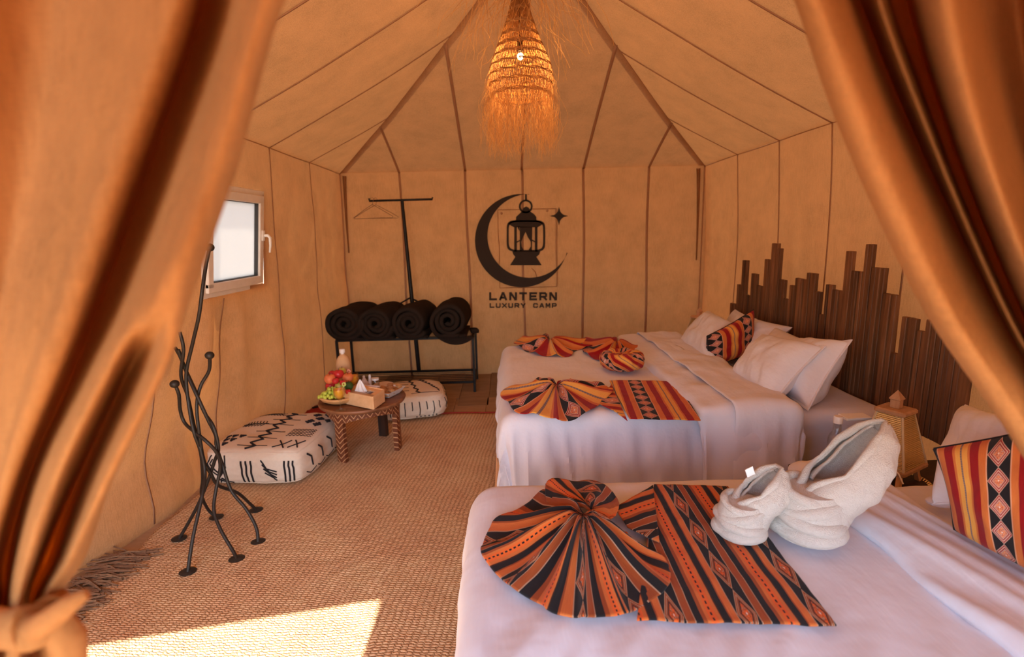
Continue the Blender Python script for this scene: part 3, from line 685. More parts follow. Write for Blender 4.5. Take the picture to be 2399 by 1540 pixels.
# ------------------------------------------------------------------ pillows and cushions, from their four corners
def pillow(name, TL, TR, BR, BL, th, mat, label, cat, group=None, seed=0, flange=0.0, urep=None, piping=None, n=46, pinch=.035, u0=0.0, vrep=1.0):
    TL, TR, BR, BL = map(Vector, (TL, TR, BR, BL)); N = (TR-TL).cross(BL-TL).normalized()
    if N.x > 0: N = -N
    def P(u, v, s):
        pu = u-pinch*math.sin(PI*v)*(2*u-1); pv = v-pinch*math.sin(PI*u)*(2*v-1)
        p = TL*(1-pu)*(1-pv)+TR*pu*(1-pv)+BR*pu*pv+BL*(1-pu)*pv
        uu = min(max((abs(2*u-1)-0)/(1-flange), 0), 1); vv = min(max(abs(2*v-1)/(1-flange), 0), 1)
        t = 1.2*(max(0, 1-uu**2.8))**.46*(max(0, 1-vv**2.8))**.46
        w = .16*nz(u*3, v*3, seed)+.12*nz(u*7, v*4, seed+2)+.05*nz(u*16, v*6, seed+5)+.05*math.sin(6*math.atan2(v-.5, u-.5)+seed)*math.hypot(u-.5, v-.5)
        return p+N*s*(th*t*(1+w)+.0015)
    root = thing(name, label, cat, (TL+TR+BR+BL)/4, group); root.location.z = min(BL.z, BR.z)
    b = MB()
    uvf = (lambda u, v: (u0+u*urep, v*vrep)) if urep else None
    b.grid(lambda u, v: P(u, v, 1), n, n, uvf); b.grid(lambda u, v: P(u, v, -1), n, n, uvf)
    b.build('cover', mat, root, weld=True)
    ed = [P(i/30, 0, 0) for i in range(31)]+[P(1, i/30, 0) for i in range(1, 31)]+[P(1-i/30, 1, 0) for i in range(1, 31)]+[P(0, 1-i/30, 0) for i in range(1, 31)]
    MB().tube(ed, .0035, 5, False).build('piping', piping or mat, root)
    return root
g_ = 'white pillows on the far bed'
pillow('pillow', ony(1722, 726, 3.62), ony(1772, 748, 3.25), (1.63, 3.3, .60), (1.63, 3.75, .60), .05, M['pillow'], 'white pillow almost hidden behind the others, only its top corner showing left of the planks', 'pillow', g_, 1)
pillow('pillow', ony(1664, 731, 3.62), ony(1716, 757, 3.2), onz(1672, 866, .60), onz(1592, 806, .60), .075, M['pillow'], 'white pillow farthest from the camera, left of the small striped cushion', 'pillow', g_, 2)
pillow('pillow', ony(1733, 736, 3.4), ony(1855, 768, 2.98), (1.47, 2.95, .60), (1.47, 3.42, .60), .07, M['pillow'], 'white pillow directly behind and right of the small striped cushion', 'pillow', g_, 3)
pillow('pillow', ony(1818, 768, 3.02), ony(1928, 812, 2.58), (1.52, 2.50, .59), (1.50, 2.95, .59), .06, M['pillow'], 'white pillow wedged against the planks between its neighbours', 'pillow', g_, 4)
pillow('pillow', ony(1862, 800, 2.74), ony(1996, 797, 2.29), onz(1893, 962, .575), (1.37, 2.66, .58), .085, M['pillow'], 'plump white pillow nearest the bedside lantern, its flanged edge facing out', 'pillow', g_, 5, .06)
pillow('pillow', ony(1785, 783, 2.84), ony(1934, 812, 2.31), onz(1806, 952, .59), onz(1710, 886, .60), .075, M['pillow'], 'large white pillow in front of all the others on the far bed', 'pillow', g_, 6, .05)
pillow('cushion', ony(1656, 788, 2.98), ony(1765, 726, 3.13), ony(1766, 828, 3.10), ony(1654, 866, 2.93), .055, M['kilim_red'], 'small red and gold striped kilim cushion among the white pillows', 'cushion', None, 7, 0, 1.55, vrep=1.15)
pillow('cushion', ony(2188, 1052, 1.25), ony(2590, 955, 1.03), onz(2580, 1440, .615), ony(2236, 1240, 1.19), .062, M['kilim_red'], 'large red and gold striped kilim cushion standing on the near bed', 'cushion', None, 8, 0, 2.0, n=60, u0=.24, vrep=1.15)
pillow('pillow', ony(2262, 950, 1.62), ony(2460, 1000, 1.15), ony(2420, 1190, 1.22), onz(2186, 1182, .60), .06, M['pillow'], 'white pillow behind the large striped cushion on the near bed', 'pillow', None, 9)
MB().ball(onz(2200, 1176, .585)+Vector((.01, 0, 0)), .03, 14, (1.6, 1.0, .45)).build('pillow_corner', M['pillow'], bed1, label='turned corner of the sheet beside the pillow')

# ------------------------------------------------------------------ headboard of upright planks
hb = thing('headboard', 'dark headboard of upright reclaimed planks with a jagged skyline top', 'headboard', (1.80, 2.9, 0))
SEG = [(50, 95, 552), (97, 140, 400), (140, 196, 205), (166, 205, 485), (205, 265, 312), (262, 314, 410), (315, 366, 197), (385, 436, 70), (436, 473, 110), (446, 488, 362),
       (472, 515, 515), (517, 577, 407), (580, 650, 352), (650, 733, 307), (722, 766, 455), (762, 794, 640), (800, 886, 400), (886, 940, 445), (956, 1052, 132), (1020, 1104, 292),
       (1118, 1236, 77), (1172, 1322, 265), (1245, 1405, 475), (1322, 1388, 950), (1420, 1535, 662), (1535, 1640, 775), (1640, 1760, 690)]
XH = 1.79; done = 99
segs = []
for c0_, c1_, ct in SEG:
    py = ct/3.421+550; ya = onx(c0_/3.421+1700, py, XH); yb = onx(c1_/3.421+1700, py, XH); segs.append((ya.y, yb.y, (ya.z+yb.z)/2))
segs.sort(key=lambda s: -s[0])
y = max(s[0] for s in segs)
ymin = 1.93
while y > ymin:
    w = random.uniform(.021, .034); yc = y-w/2
    cand = [s for s in segs if s[1]-.004 <= yc <= s[0]+.004]
    zt = max((s[2] for s in cand), default=.9) if cand else .95
    if cand:
        zt = min(cand, key=lambda s: abs((s[0]+s[1])/2-yc))[2]
    zb = .50 if y < 2.2 else .06
    dx = random.uniform(-.005, .005)
    MB().obox((XH+dx, yc, (zt+zb)/2), (.011, 0, 0), (0, w/2-.0012, 0), (0, 0, (zt-zb)/2), .0025).build('plank', M['plank'], hb, smooth=False)
    y -= w
for z in (.62, .25): MB().box(XH+.015, XH+.045, 1.93 if z > .5 else 2.2, 3.84, z-.03, z+.03, .003).build('rail', M['plank'], hb, smooth=False)
MB().box(XH+.016, XH+.05, 1.86, 1.90, .60, .67, .003).build('bracket', M['black'], hb, smooth=False)
MB().box(XH-.012, XH+.05, 1.905, 1.928, .50, .98, .002).build('plank', M['plank'], hb, smooth=False)

# ------------------------------------------------------------------ nightstands, lanterns, bottle
def nightstand(y0, y1, label):
    r = thing('nightstand', label, 'nightstand', ((1.2+1.88)/2, (y0+y1)/2, 0))
    MB().box(1.22, 1.90, y0, y1, .355, .38, .004).build('top', M['dark_wood'], r, smooth=False)
    MB().box(1.25, 1.88, y0+.02, y1-.02, .06, .355, .004).build('body', M['dark_wood'], r, smooth=False)
    MB().box(1.235, 1.25, y0+.04, y1-.04, .20, .34, .004).build('drawer', M['dark_wood'], r, smooth=False)
    for x in (1.28, 1.84):
        for y in (y0+.05, y1-.05): MB().box(x-.02, x+.02, y-.02, y+.02, 0, .06, .003).build('foot', M['dark_wood'], r, smooth=False)
    return r
nightstand(1.69, 2.06, 'dark wooden nightstand between the two beds')
nightstand(3.98, 4.45, 'dark wooden nightstand in the corner beyond the far bed')
def lantern(loc, label, rz):
    r = thing('bedside_lantern', label, 'lantern', loc, 'woven pyramid lanterns on the nightstands'); L = lambda x, y, z: Vector(loc)+Vector((x*math.cos(rz)-y*math.sin(rz), x*math.sin(rz)+y*math.cos(rz), z))
    A = lambda k: (k*math.cos(rz), k*math.sin(rz), 0); B = lambda k: (-k*math.sin(rz), k*math.cos(rz), 0)
    MB().obox(L(0, 0, .075), A(.108), B(.108), (0, 0, .011), .006).build('base_frame', M['lamp_wood'], r, smooth=False)
    MB().obox(L(0, 0, .320), A(.063), B(.063), (0, 0, .011), .009).build('cap', M['lamp_wood'], r, smooth=False)
    b = MB(); b.obox(L(0, 0, .350), A(.019), B(.019), (0, 0, .020), .003); b.obox(L(0, 0, .373), A(.023), B(.023), (0, 0, .004), .002)
    b.add([L(-.021, -.021, .377), L(.021, -.021, .377), L(.021, .021, .377), L(-.021, .021, .377), L(0, 0, .412)], [(0, 1, 4), (1, 2, 4), (2, 3, 4), (3, 0, 4)])
    b.build('finial', M['lamp_wood'], r, smooth=False)
    for sx in (-1, 1):
        for sy in (-1, 1):
            MB().obox(L(sx*.078, sy*.078, .035), A(.010), B(.010), Vector((sx*.006, sy*.006, -.035)), .002).build('leg', M['lamp_wood'], r, smooth=False)
            MB().tube([L(sx*.100, sy*.100, .085), L(sx*.050, sy*.050, .31)], .0055, 6).build('corner_rib', M['cream'], r)
    b = MB(); b.add([L(sx*h, sy*h, z) for h, z in ((.088, .087), (.043, .31)) for sx, sy in ((-1, -1), (1, -1), (1, 1), (-1, 1))], [(i, (i+1) % 4, 4+(i+1) % 4, 4+i) for i in range(4)]); b.build('dark_backing', M['dark_wood'], r, smooth=False)  # dark panels added so the gaps in the weave read as unlit
    for k in range(4):
        a = k*PI/2; ca, sa = math.cos(a), math.sin(a); b = MB()
        for i in range(30):
            t = i/29; h = lerp(.097, .050, t); z = lerp(.088, .31, t); pts = []; rad = []
            m = 22
            for j in range(m+1):
                q = lerp(-h, h, j/m); o = h+.0028*math.sin(j*PI+i*PI); pts.append(L(q*ca-o*sa, q*sa+o*ca, z)); rad.append(.0028+.0026*((i+j) % 2))
            b.tube(pts, rad, 5, False)
        for j in range(5):
            t0 = lerp(-1, 1, j/4); b.tube([L((t0*.095)*ca-.093*sa, (t0*.095)*sa+.093*ca, .088), L((t0*.048)*ca-.047*sa, (t0*.048)*sa+.047*ca, .31)], .0022, 4, False)
        b.build('woven_panel', M['gold'], r, kind='stuff', label='glittering woven gold side')
    r.scale = (.88, .88, .90)
    return r
lp = ony(2087, 1112, 1.90); lantern((lp.x-.012, 1.90, .388), 'woven gold pyramid lantern with pale wooden cap, between the beds', math.radians(28))
lantern((1.64, 4.22, .38), 'woven pyramid lantern in the far corner, half hidden by pillows', math.radians(20))
cm = Vector((lp.x, 1.88, .381)); b_ = MB()
b_.lathe(cm, [(0, 0), (.112, 0), (.114, .002), (.112, .004), (0, .004)], 36)
mat_ = tag(b_.build('doily', M['dark_wood']), 'round dark mat with a gold lace rim under the bedside lantern', 'mat')
b_ = MB()
for i in range(56):
    a = 2*PI*i/56; b_.tube([cm+Vector((.108*math.cos(a), .108*math.sin(a), .004)), cm+Vector((.118*math.cos(a+.05), .118*math.sin(a+.05), .008)), cm+Vector((.126*math.cos(a+.1), .126*math.sin(a+.1), .002))], .0028, 4)
b_.tube([cm+Vector((.126*math.cos(2*PI*i/48), .126*math.sin(2*PI*i/48), .003)) for i in range(49)], .003, 5, False)
b_.build('lace_rim', M['gold'], mat_)
b_ = MB(); b_.tube([ony(2090, 1095, 1.80), ony(2106, 1112, 1.76), ony(2116, 1135, 1.74)], .003, 6)
b_.build('cable', M['porcelain'], label='thin white lamp cable hanging from the nightstand edge', cat='cable')
bp = ony(1962, 1000, 1.93); bl = thing('glass_bottle', 'clear glass bottle on the nightstand behind the larger towel', 'bottle', (bp.x, 1.93, .38))
MB().lathe((bp.x, 1.93, .38), [(0, 0), (.028, 0), (.031, .006), (.031, .165), (.026, .185), (.016, .200), (.015, .235), (.012, .235), (.013, .200), (.023, .183), (.028, .165), (.028, .010), (0, .006)], 24).build('body', M['glass'], bl)
MB().lathe((bp.x, 1.93, .38), [(0, .236), (.017, .236), (.017, .262), (.015, .265), (0, .265)], 20).build('cap', M['porcelain'], bl)
tag(MB().obox(ony(2003, 977, 2.04)+Vector((0, 0, 0)), (.055, 0, 0), (.0, .03, 0), (0, 0, .006), .002).build('folded_napkin', M['tag'], smooth=False), 'small folded white napkin beside the bedside lantern', 'napkin')

# ------------------------------------------------------------------ kilim runners and gathered bows
def flat(name, corners, z, mat, ufn, parent, n=60, droop=None, label=None):
    TL, TR, BR, BL = [onz(*p, z) for p in corners]
    def f(a, b):
        p = TL*(1-a)*(1-b)+TR*a*(1-b)+BR*a*b+BL*(1-a)*b
        h = .004*nz(p.x*12, p.y*12, 4)+.002*nz(p.x*30, p.y*30, 2)
        if droop: h -= droop*sstep(.88, 1, b)
        return p+Vector((0, 0, h))
    uv = lambda a, b: ufn(TL*(1-a)*(1-b)+TR*a*(1-b)+BR*a*b+BL*(1-a)*b)
    return MB().grid(f, n, n, uv).build(name, mat, parent, solid=-.004, label=label)
def fan(name, cpx, outline, z, zc, mat, parent, pleats, amp, urep, u0=0, vrep=1.0, nr=36, na=220, edge=.4, label=None, zo=None, skew=.0):
    O = [onz(*p, z) for p in outline]; Cc = onz(*cpx, zc)
    def f(a, b):
        o = cr(O, a); e = b**.85
        p = Cc*(1-e)+o*e
        w = math.sin(a*pleats*PI*2+2.5*nz(a*4, 1)+skew*b); w = math.copysign(abs(w)**.75, w)
        p.z = lerp(zc, z+(cr([Vector((q, 0, 0)) for q in zo], a).x if zo else 0), sstep(0, .85, e))+amp*(w*.5+.5)*(math.sin(PI*min(e*.9+.12, 1))*(1-edge)+edge)*sstep(0, .15, e)+.003*nz(a*30, b*4)
        t = (Cc-o).cross(Vector((0, 0, 1))).normalized()
        p += t*amp*.35*math.cos(a*pleats*PI*2+2.5*nz(a*4, 1))*e*.8
        p += (o-Cc).normalized()*(.004*w*e)
        return p
    return MB().grid(f, na, nr, lambda a, b: (u0+a*urep+.06*math.sin(a*20)*b, (o_len*b)*vrep)).build(name, mat, parent, solid=-.004, label=label)
o_len = .35
def aff(p0, dirv, per, vs=1.6):
    d = Vector(dirv).normalized(); nn = Vector((-d.y, d.x, 0))
    return lambda p: ((p-p0).dot(nn)/per, (p-p0).dot(d)*vs)
bz = .592
run1 = thing('bed_runner', 'orange and black kilim runner on the near bed, gathered into a fan at one end', 'bed runner', (.35, 1.25, bz))
pA, pB = onz(1640, 1134, bz), onz(1700, 1300, bz)
dA = onz(1960, 1462, bz)-onz(1705, 1137, bz); dA = onz(1700, 1462, bz)-onz(1545, 1140, bz)
kd = (onz(1749, 1437, bz)-onz(1577, 1151, bz)).normalized(); knn = Vector((-kd.y, kd.x, 0)); kper = abs((onz(1841, 1335, bz)-onz(1663, 1294, bz)).dot(knn)); kp0 = onz(1577, 1151, bz)-knn*kper*.125
flat('flat_end', [(1532, 1134), (1705, 1139), (1960, 1464), (1492, 1452)], bz-.003, M['kilim_orange'], aff(kp0, kd, kper), run1, 90, label='flat diagonal-striped end')
fan('fan', (1366, 1205), [(1283, 1150), (1215, 1190), (1150, 1235), (1128, 1280), (1140, 1320), (1180, 1365), (1240, 1405), (1300, 1440), (1370, 1450), (1440, 1445), (1490, 1435), (1545, 1395), (1576, 1345), (1520, 1290), (1470, 1255)], bz-.004, bz+.055, M['kilim_orange'], run1, 9, .030, 5.5, .1, 1.6, 40, 300, label='pleated fan')
fan('loop', (1385, 1200), [(1285, 1190), (1275, 1160), (1290, 1148), (1340, 1146), (1400, 1160), (1440, 1185), (1444, 1215), (1420, 1235)], bz-.002, bz+.040, M['kilim_orange'], run1, 2, .018, 1.6, .3, 1.6, 24, 90, .9, zo=[.01, .02, .025, .025, .025, .02, .01, .0], label='rolled loop above the fan')
flat('folded_corner', [(1440, 1188), (1530, 1136), (1545, 1270), (1470, 1235)], bz+.010, M['kilim_orange'], aff(onz(1440, 1180, bz), (1, .5, 0), .20), run1, 24, label='duller reverse side showing in the folded corner')
run2 = thing('bed_runner', 'red and gold kilim runner along the near edge of the far bed', 'bed runner', (.4, 2.4, bz))
zb = .612
flat('flat_end', [(1428, 891), (1584, 893), (1642, 984), (1475, 980)], zb, M['kilim_red'], aff(onz(1470, 891, zb), onz(1622, 984, zb)-onz(1560, 893, zb), .235, 2.9), run2, 60, label='flat striped end')
fan('bow', (1303, 902), [(1270, 888), (1225, 902), (1172, 922), (1190, 945), (1215, 968), (1270, 975), (1315, 988), (1370, 972), (1415, 940), (1436, 915), (1400, 900), (1340, 890)], zb-.004, zb+.035, M['kilim_red'], run2, 8, .030, 3.4, .1, 1.3, 30, 220, .5, label='gathered bow')
flat('folded_corner', [(1405, 945), (1432, 900), (1470, 985), (1440, 962)], zb, M['kilim_red'], aff(onz(1440, 900, zb), (1, -.6, 0), .3), run2, 20)
run3 = thing('bed_runner', 'red and gold kilim runner along the far edge of the far bed, knotted twice', 'bed runner', (.45, 3.5, bz))
fan('bow', (1287, 800), [(1288, 788), (1240, 792), (1206, 800), (1215, 815), (1245, 828), (1290, 836), (1335, 835), (1350, 822), (1385, 815), (1375, 800), (1330, 793)], zb-.01, zb+.045, M['kilim_red'], run3, 8, .040, 3.0, .1, 1.3, 26, 200, .6)
fan('bow', (1445, 806), [(1450, 797), (1400, 797), (1365, 800), (1365, 822), (1385, 838), (1420, 850), (1465, 842), (1500, 836), (1495, 815), (1475, 802)], zb-.01, zb+.06, M['kilim_red'], run3, 6, .040, 2.4, .35, 1.3, 26, 180, .6)
pc = onz(1464, 876, zb)+Vector((.01, .12, 0)); prof = [(0, .0), (.09, .0), (.120, .02), (.128, .05), (.120, .085), (.100, .100), (.07, .098), (.05, .085), (.02, .088), (0, .09)]
b_ = MB(); na_ = 72
vs = []; uvs = []; 
for k, (r_, z_) in enumerate(prof):
    for j in range(na_+1):
        a = 2*PI*j/na_; q = 1+.05*math.sin(9*a+z_*30)+.03*math.sin(17*a); vs.append(pc+Vector((r_*q*math.cos(a), r_*q*math.sin(a)*.95, z_*(1+.04*math.sin(7*a))))); uvs.append((3*j/na_+z_*6, z_*5+math.sin(9*a)*.12))
fs = [(k*(na_+1)+j, k*(na_+1)+j+1, (k+1)*(na_+1)+j+1, (k+1)*(na_+1)+j) for k in range(len(prof)-1) for j in range(na_)]
b_.add(vs, fs, uvs); b_.build('rosette', M['kilim_red'], label='round turban-like bundle of red kilim cloth in front of the far runner', cat='cloth bundle')

# ------------------------------------------------------------------ folded towels
def towel(name, base, tip, rb, prof, gaps, face, label, tilt=.3):
    base, tip = Vector(base), Vector(tip); ax = (tip-base); side = Vector(face); side = (side-ax.normalized()*side.dot(ax.normalized())).normalized(); oth = ax.normalized().cross(side)
    def sh(a, b, k=1.0, g0=1.0, curl=.25):
        r = interp(b, prof)*rb*k; g = math.radians(interp(b, gaps)*g0); ph = lerp(g, 2*PI-g, a); e = abs(2*a-1)**6
        c = base.lerp(tip, b)+side*(.10*rb*math.sin(PI*b)); r2 = r*(1-curl*e)
        # the underside bows out, the opening side stays flat
        p = c+(side*math.cos(ph)+oth*math.sin(ph)*.92)*r2
        p += (side*math.cos(ph)+oth*math.sin(ph))*(.006*nz(a*5, b*4, rb*50)+.003*nz(a*14, b*12, 3))
        return p
    r = thing(name, label, 'towel', (base.x, base.y, bz-.004))
    b = MB(); b.grid(lambda a, b_: sh(a, b_), 80, 50)
    b.build('outer_wrap', M['terry'], r, solid=.009, sub=0)
    b = MB(); b.grid(lambda a, b_: sh(a, .30+.64*b_, .78, .95, .35), 60, 40); b.build('inner_fold', M['terry'], r, solid=.007)
    b = MB()                                   # thick rolled lip along the opening
    lip = [sh(0, t/24, 1.0) for t in range(2, 25)]+[sh(1, t/24, 1.0) for t in range(24, 1, -1)]
    b.tube(lip, [.008+.003*math.sin(i*.5) for i in range(len(lip))], 8); b.build('hem', M['terry'], r)
    for k, (zz, rr, th, tx, ty) in enumerate(((.022, 1.10, .020, .06, -.03), (.052, 1.10, .018, -.16, .10), (.082, 1.02, .016, .30, -.2), (.110, .92, .013, -.25, .2))):
        pts = []; rad = []
        for i in range(49):
            a = 2*PI*i/48; q = rb*rr*(1+.05*math.sin(3*a+k))
            pts.append(Vector((base.x, base.y, bz+zz*rb/.08))+Vector((q*.82*math.cos(a), q*.82*math.sin(a), (tx*math.cos(a)+ty*math.sin(a))*rb*.6)))
            rad.append(th*rb/.085*(1+.12*math.sin(5*a+k*2)))
        for p_, q_ in zip(pts, rad): p_.z = max(p_.z, bz+q_*.9)
        MB().tube(pts, rad, 12, False).build('wrap_band', M['terry'], r)
    MB().lathe((base.x, base.y, bz), [(0, .002), (rb*.98, .002), (rb*1.0, .03), (rb*.96, rb*1.1), (rb*.8, rb*1.5), (0, rb*1.5)], 28).build('core', M['terry'], r)
    return r
tb = onz(1905, 1275, bz); tb = Vector((tb.x+.015, tb.y+.055, bz+.03)); tt = ony(2078, 992, tb.y+.02)
tL = towel('rolled_towel', tb, tt, .086, [(0, 1.0), (.25, .98), (.45, 1.18), (.7, 1.08), (.9, .66), (1, .16)], [(0, 12), (.25, 22), (.45, 62), (.75, 66), (.93, 60), (1, 30)], (-.80, .05, .65), 'larger cream terry towel rolled into a tall open cone, on the right')
tb2 = onz(1752, 1272, bz); tb2 = Vector((tb2.x, tb2.y+.045, bz+.025)); tt2 = ony(1830, 1098, tb2.y+.02)
tS = towel('rolled_towel', tb2, tt2, .062, [(0, 1.0), (.3, .95), (.55, 1.15), (.8, .95), (1, .35)], [(0, 12), (.25, 25), (.5, 62), (.8, 72), (1, 66)], (-.75, .0, .65), 'smaller white terry towel rolled into an open cone, on the left')
tg = ony(1757, 1106, tb2.y+.03); MB().obox(tg, (.010, 0, .005), (0, .001, 0), (-.004, 0, .011)).build('care_tag', M['tag'], tS, smooth=False, label='small white label sticking out')

# ------------------------------------------------------------------ pendant lamp of woven raffia
PX, PY = .115, 2.95
pend = thing('pendant_lamp', 'cone-shaped woven raffia pendant lamp with a long shaggy fringe', 'lamp', (PX, PY, 1.85))
PROF = [(2.72, .018), (2.62, .038), (2.52, .068), (2.43, .100), (2.35, .136), (2.28, .164), (2.22, .172), (2.17, .164), (2.13, .152)]
def prad(z): return interp(-z, [(-a, b) for a, b in PROF])
def pp(a, z, k=1.0): r = prad(z)*k; return Vector((PX+r*math.cos(a), PY+r*math.sin(a), z))
b_ = MB()
for dr in (-1, 1):
    for i in range(72):
        a0 = 2*PI*i/72; b_.tube([pp(a0+dr*.9*t/14+.03*math.sin(t*2+i), lerp(2.72, 2.13, t/14), 1+.02*math.sin(i*3+t)) for t in range(15)], .0016, 3, False)
for z, w in ((2.64, .006), (2.56, .006), (2.49, .008), (2.435, .010), (2.38, .010), (2.33, .007), (2.28, .006), (2.235, .006), (2.19, .006), (2.14, .007)):
    for q in range(3): b_.tube([pp(2*PI*i/40, z+(q-1)*w*.7+.003*math.sin(i*1.7+q), 1.015) for i in range(41)], w*.32, 4, False)
b_.build('woven_shade', M['straw_dark'], pend, kind='stuff')
def strand(b, p, d, L, drop, seed, r=.0008, n=10):
    rnd = random.Random(seed); pts = [Vector(p)]; v = Vector(d).normalized(); c = Vector((rnd.gauss(0, 1), rnd.gauss(0, 1), rnd.gauss(0, .5)))*.34
    for i in range(n):
        v = (v+Vector((0, 0, -drop))+c*math.sin(i*.7+seed)+Vector((rnd.gauss(0, .1), rnd.gauss(0, .1), 0))).normalized(); pts.append(pts[-1]+v*L/n)
    b.tube(pts, r, 3, False)
b_ = MB()
for i in range(620):
    a = random.uniform(0, 2*PI); z = random.choice((2.26, 2.22, 2.18, 2.15, 2.14)); q = pp(a, z, 1.02)
    strand(b_, q, (math.cos(a)*random.uniform(-.35, .55), math.sin(a)*random.uniform(-.35, .55), -1), min(max(random.gauss(.29, .08), .1), z-1.80), .38, i)
b_.build('raffia_fringe', M['straw'], pend, kind='stuff')
b_ = MB()
for i in range(150):
    a = random.uniform(0, 2*PI); o = random.uniform(.6, 1.9); strand(b_, (PX+random.gauss(0, .03), PY+random.gauss(0, .03), 2.74+random.uniform(-.05, .05)), (math.cos(a)*o, math.sin(a)*o, random.uniform(-.1, .5)), random.uniform(.3, .75), random.uniform(.08, .22), 5000+i, .0011, 14)
b_.build('raffia_crown', M['straw'], pend, kind='stuff')
MB().tube([(PX, PY, 2.36), (PX, PY, 2.42)], .016, 12).build('bulb_socket', M['black'], pend)
MB().tube([(PX, PY, 2.42), (PX, PY, 2.93)], .003, 6).build('cord', M['black'], pend)
t = NT('warm_bulb'); em = t.n('ShaderNodeEmission'); em.inputs[0].default_value = (1, .62, .25, 1); em.inputs[1].default_value = 30; t.l(em.outputs[0], t.out.inputs[0])
MB().ball((PX, PY, 2.335), .018, 14).build('bulb', t.m, pend)
bl_ = bpy.data.lights.new('bulb_light', 'POINT'); bl_.energy = 6; bl_.color = (1, .55, .22); bl_.shadow_soft_size = .03
bo_ = bpy.data.objects.new('bulb_light', bl_); C.objects.link(bo_); bo_.location = (PX, PY, 2.29)

# ------------------------------------------------------------------ clothes rack bench
rack = thing('clothes_rack', 'black metal bench with two shelves and a T-shaped clothes pole', 'clothes rack', (-.9, 4.62, 0))
RX0, RX1, RY0, RY1, RZ = -1.50, -.295, 4.42, 4.83, .505
for x in (RX0, RX1):
    for y in (RY0, RY1): MB().box(x-.011, x+.011, y-.011, y+.011, 0, RZ, .002).build('leg', M['black'], rack, smooth=False)
for nm, z in (('seat_frame', RZ), ('lower_frame', .095)):
    b_ = MB()
    for y in (RY0, RY1): b_.box(RX0, RX1, y-.011, y+.011, z-.011, z+.011, .002)
    for x in (RX0, RX1): b_.box(x-.011, x+.011, RY0, RY1, z-.011, z+.011, .002)
    b_.build(nm, M['black'], rack, smooth=False)
    for i in range(7):
        y = lerp(RY0+.03, RY1-.03, i/6); MB().tube([(RX0, y, z), (RX1, y, z)], .0035, 6).build('slat', M['black'], rack)
pt = ony(942, 470, RY1); pbm = Vector((-.862, RY1, .095))
ptm = Vector((pt.x, RY1, pt.z))
MB().tube([pbm, pbm.lerp(ptm, .5), ptm], [.021, .019, .015], 8).build('pole', M['black'], rack)
qa, qb = ony(865, 471, RY1), ony(1013, 467, RY1)
MB().tube([qa+Vector((0, 0, .022)), qa, qb, qb+Vector((0, 0, .018))], .010, 8).build('top_bar', M['black'], rack)
pj = ony(961, 698, RY1)
for sx in (-1, 1): MB().tube([pj, Vector((pj.x+sx*.26, RY1, RZ+.18)), Vector((pj.x+sx*.52, RY1, RZ))], .008, 6).build('brace', M['black'], rack)
for k, (dx, dy, lb) in enumerate(((0, 0, 'thin wire hanger on the left end of the clothes pole, the nearer of two'), (.02, .05, 'thin wire hanger on the left end of the clothes pole, the one behind'))):
    h0 = qa+Vector((.03+dx, -.02+dy, .012)); c_ = h0+Vector((0, 0, -.045)); rt = .15 if k else -.25
    D_ = lambda s, z: c_+Vector((s*math.cos(rt), s*math.sin(rt), z))
    b_ = MB(); b_.tube([h0+Vector((-.018, 0, -.012)), h0+Vector((-.012, 0, .012)), h0+Vector((.006, 0, .018)), h0+Vector((.018, 0, .002)), h0+Vector((.008, 0, -.02)), c_], .0022, 6)
    b_.tube([c_, D_(.10, -.055), D_(.20, -.115), D_(.19, -.125), D_(0, -.122), D_(-.19, -.125), D_(-.20, -.115), D_(-.10, -.055), c_], .0022, 6)
    b_.build('wire_hanger', M['wire'], label=lb, cat='hanger', group='wire hangers on the pole')
def blanket(cx, cz, rx, rz_, dirx, label, seed):
    r = thing('rolled_blanket', label, 'blanket', (cx, 4.6, RZ+.01), 'rolled black blankets on the rack')
    def f(a, b):
        th = a*2*PI*3.2-.4*seed; k = .07+.93*a
        q = 1+.06*math.sin(th*2+seed)+.16*nz(th*.5, b*2.5, seed)+.05*nz(th*2, b*5, seed)
        y = lerp(4.34, 4.86, b)+.012*nz(a*9, 1, seed); puff = 1-.10*abs(2*b-1)**3
        return Vector((cx+dirx*(b-.3)*.5+rx*k*q*puff*math.cos(th-.6), y+(1-a)*.02, max(cz+rz_*k*q*puff*math.sin(th-.6), RZ+.045)+.006*nz(a*12, b*8, seed)))
    MB().grid(f, 150, 16).build('roll', M['terry_black'], r, solid=.034)
    b = MB()
    def flapf(a, b_): return Vector((cx+rx*lerp(-.6, .9, a), lerp(4.35, 4.84, b_), RZ+.012+.012*abs(nz(a*5, b_*4, seed))))
    b.grid(flapf, 10, 8); b.build('under_flap', M['terry_black'], r, solid=-.02)
blanket(-1.375, .665, .160, .145, .16, 'rolled black blanket at the left end of the rack', 1)
blanket(-1.11, .655, .150, .140, .16, 'rolled black blanket second from the left on the rack', 2)
blanket(-.82, .655, .150, .135, .14, 'rolled black blanket third from the left, right of the pole', 3)
blanket(-.49, .665, .160, .150, .06, 'rolled black blanket at the right end of the rack, the bulkiest', 4)
MB().grid(lambda a, b: Vector((-.62+.34*a, 4.40-.02*math.sin(a*3), RZ+.03-.075*b*math.sin(PI*a)**.7-.02*a)), 14, 8).build('loose_end', M['terry_black'], bpy.data.objects['rolled_blanket.003'], solid=.012)
MB().obox((-.29, 4.60, .53), (.035, .01, .0), (-.01, .04, 0), (0, .0, .018), .006).build('loose_corner', M['terry_black'], bpy.data.objects['rolled_blanket.003'])

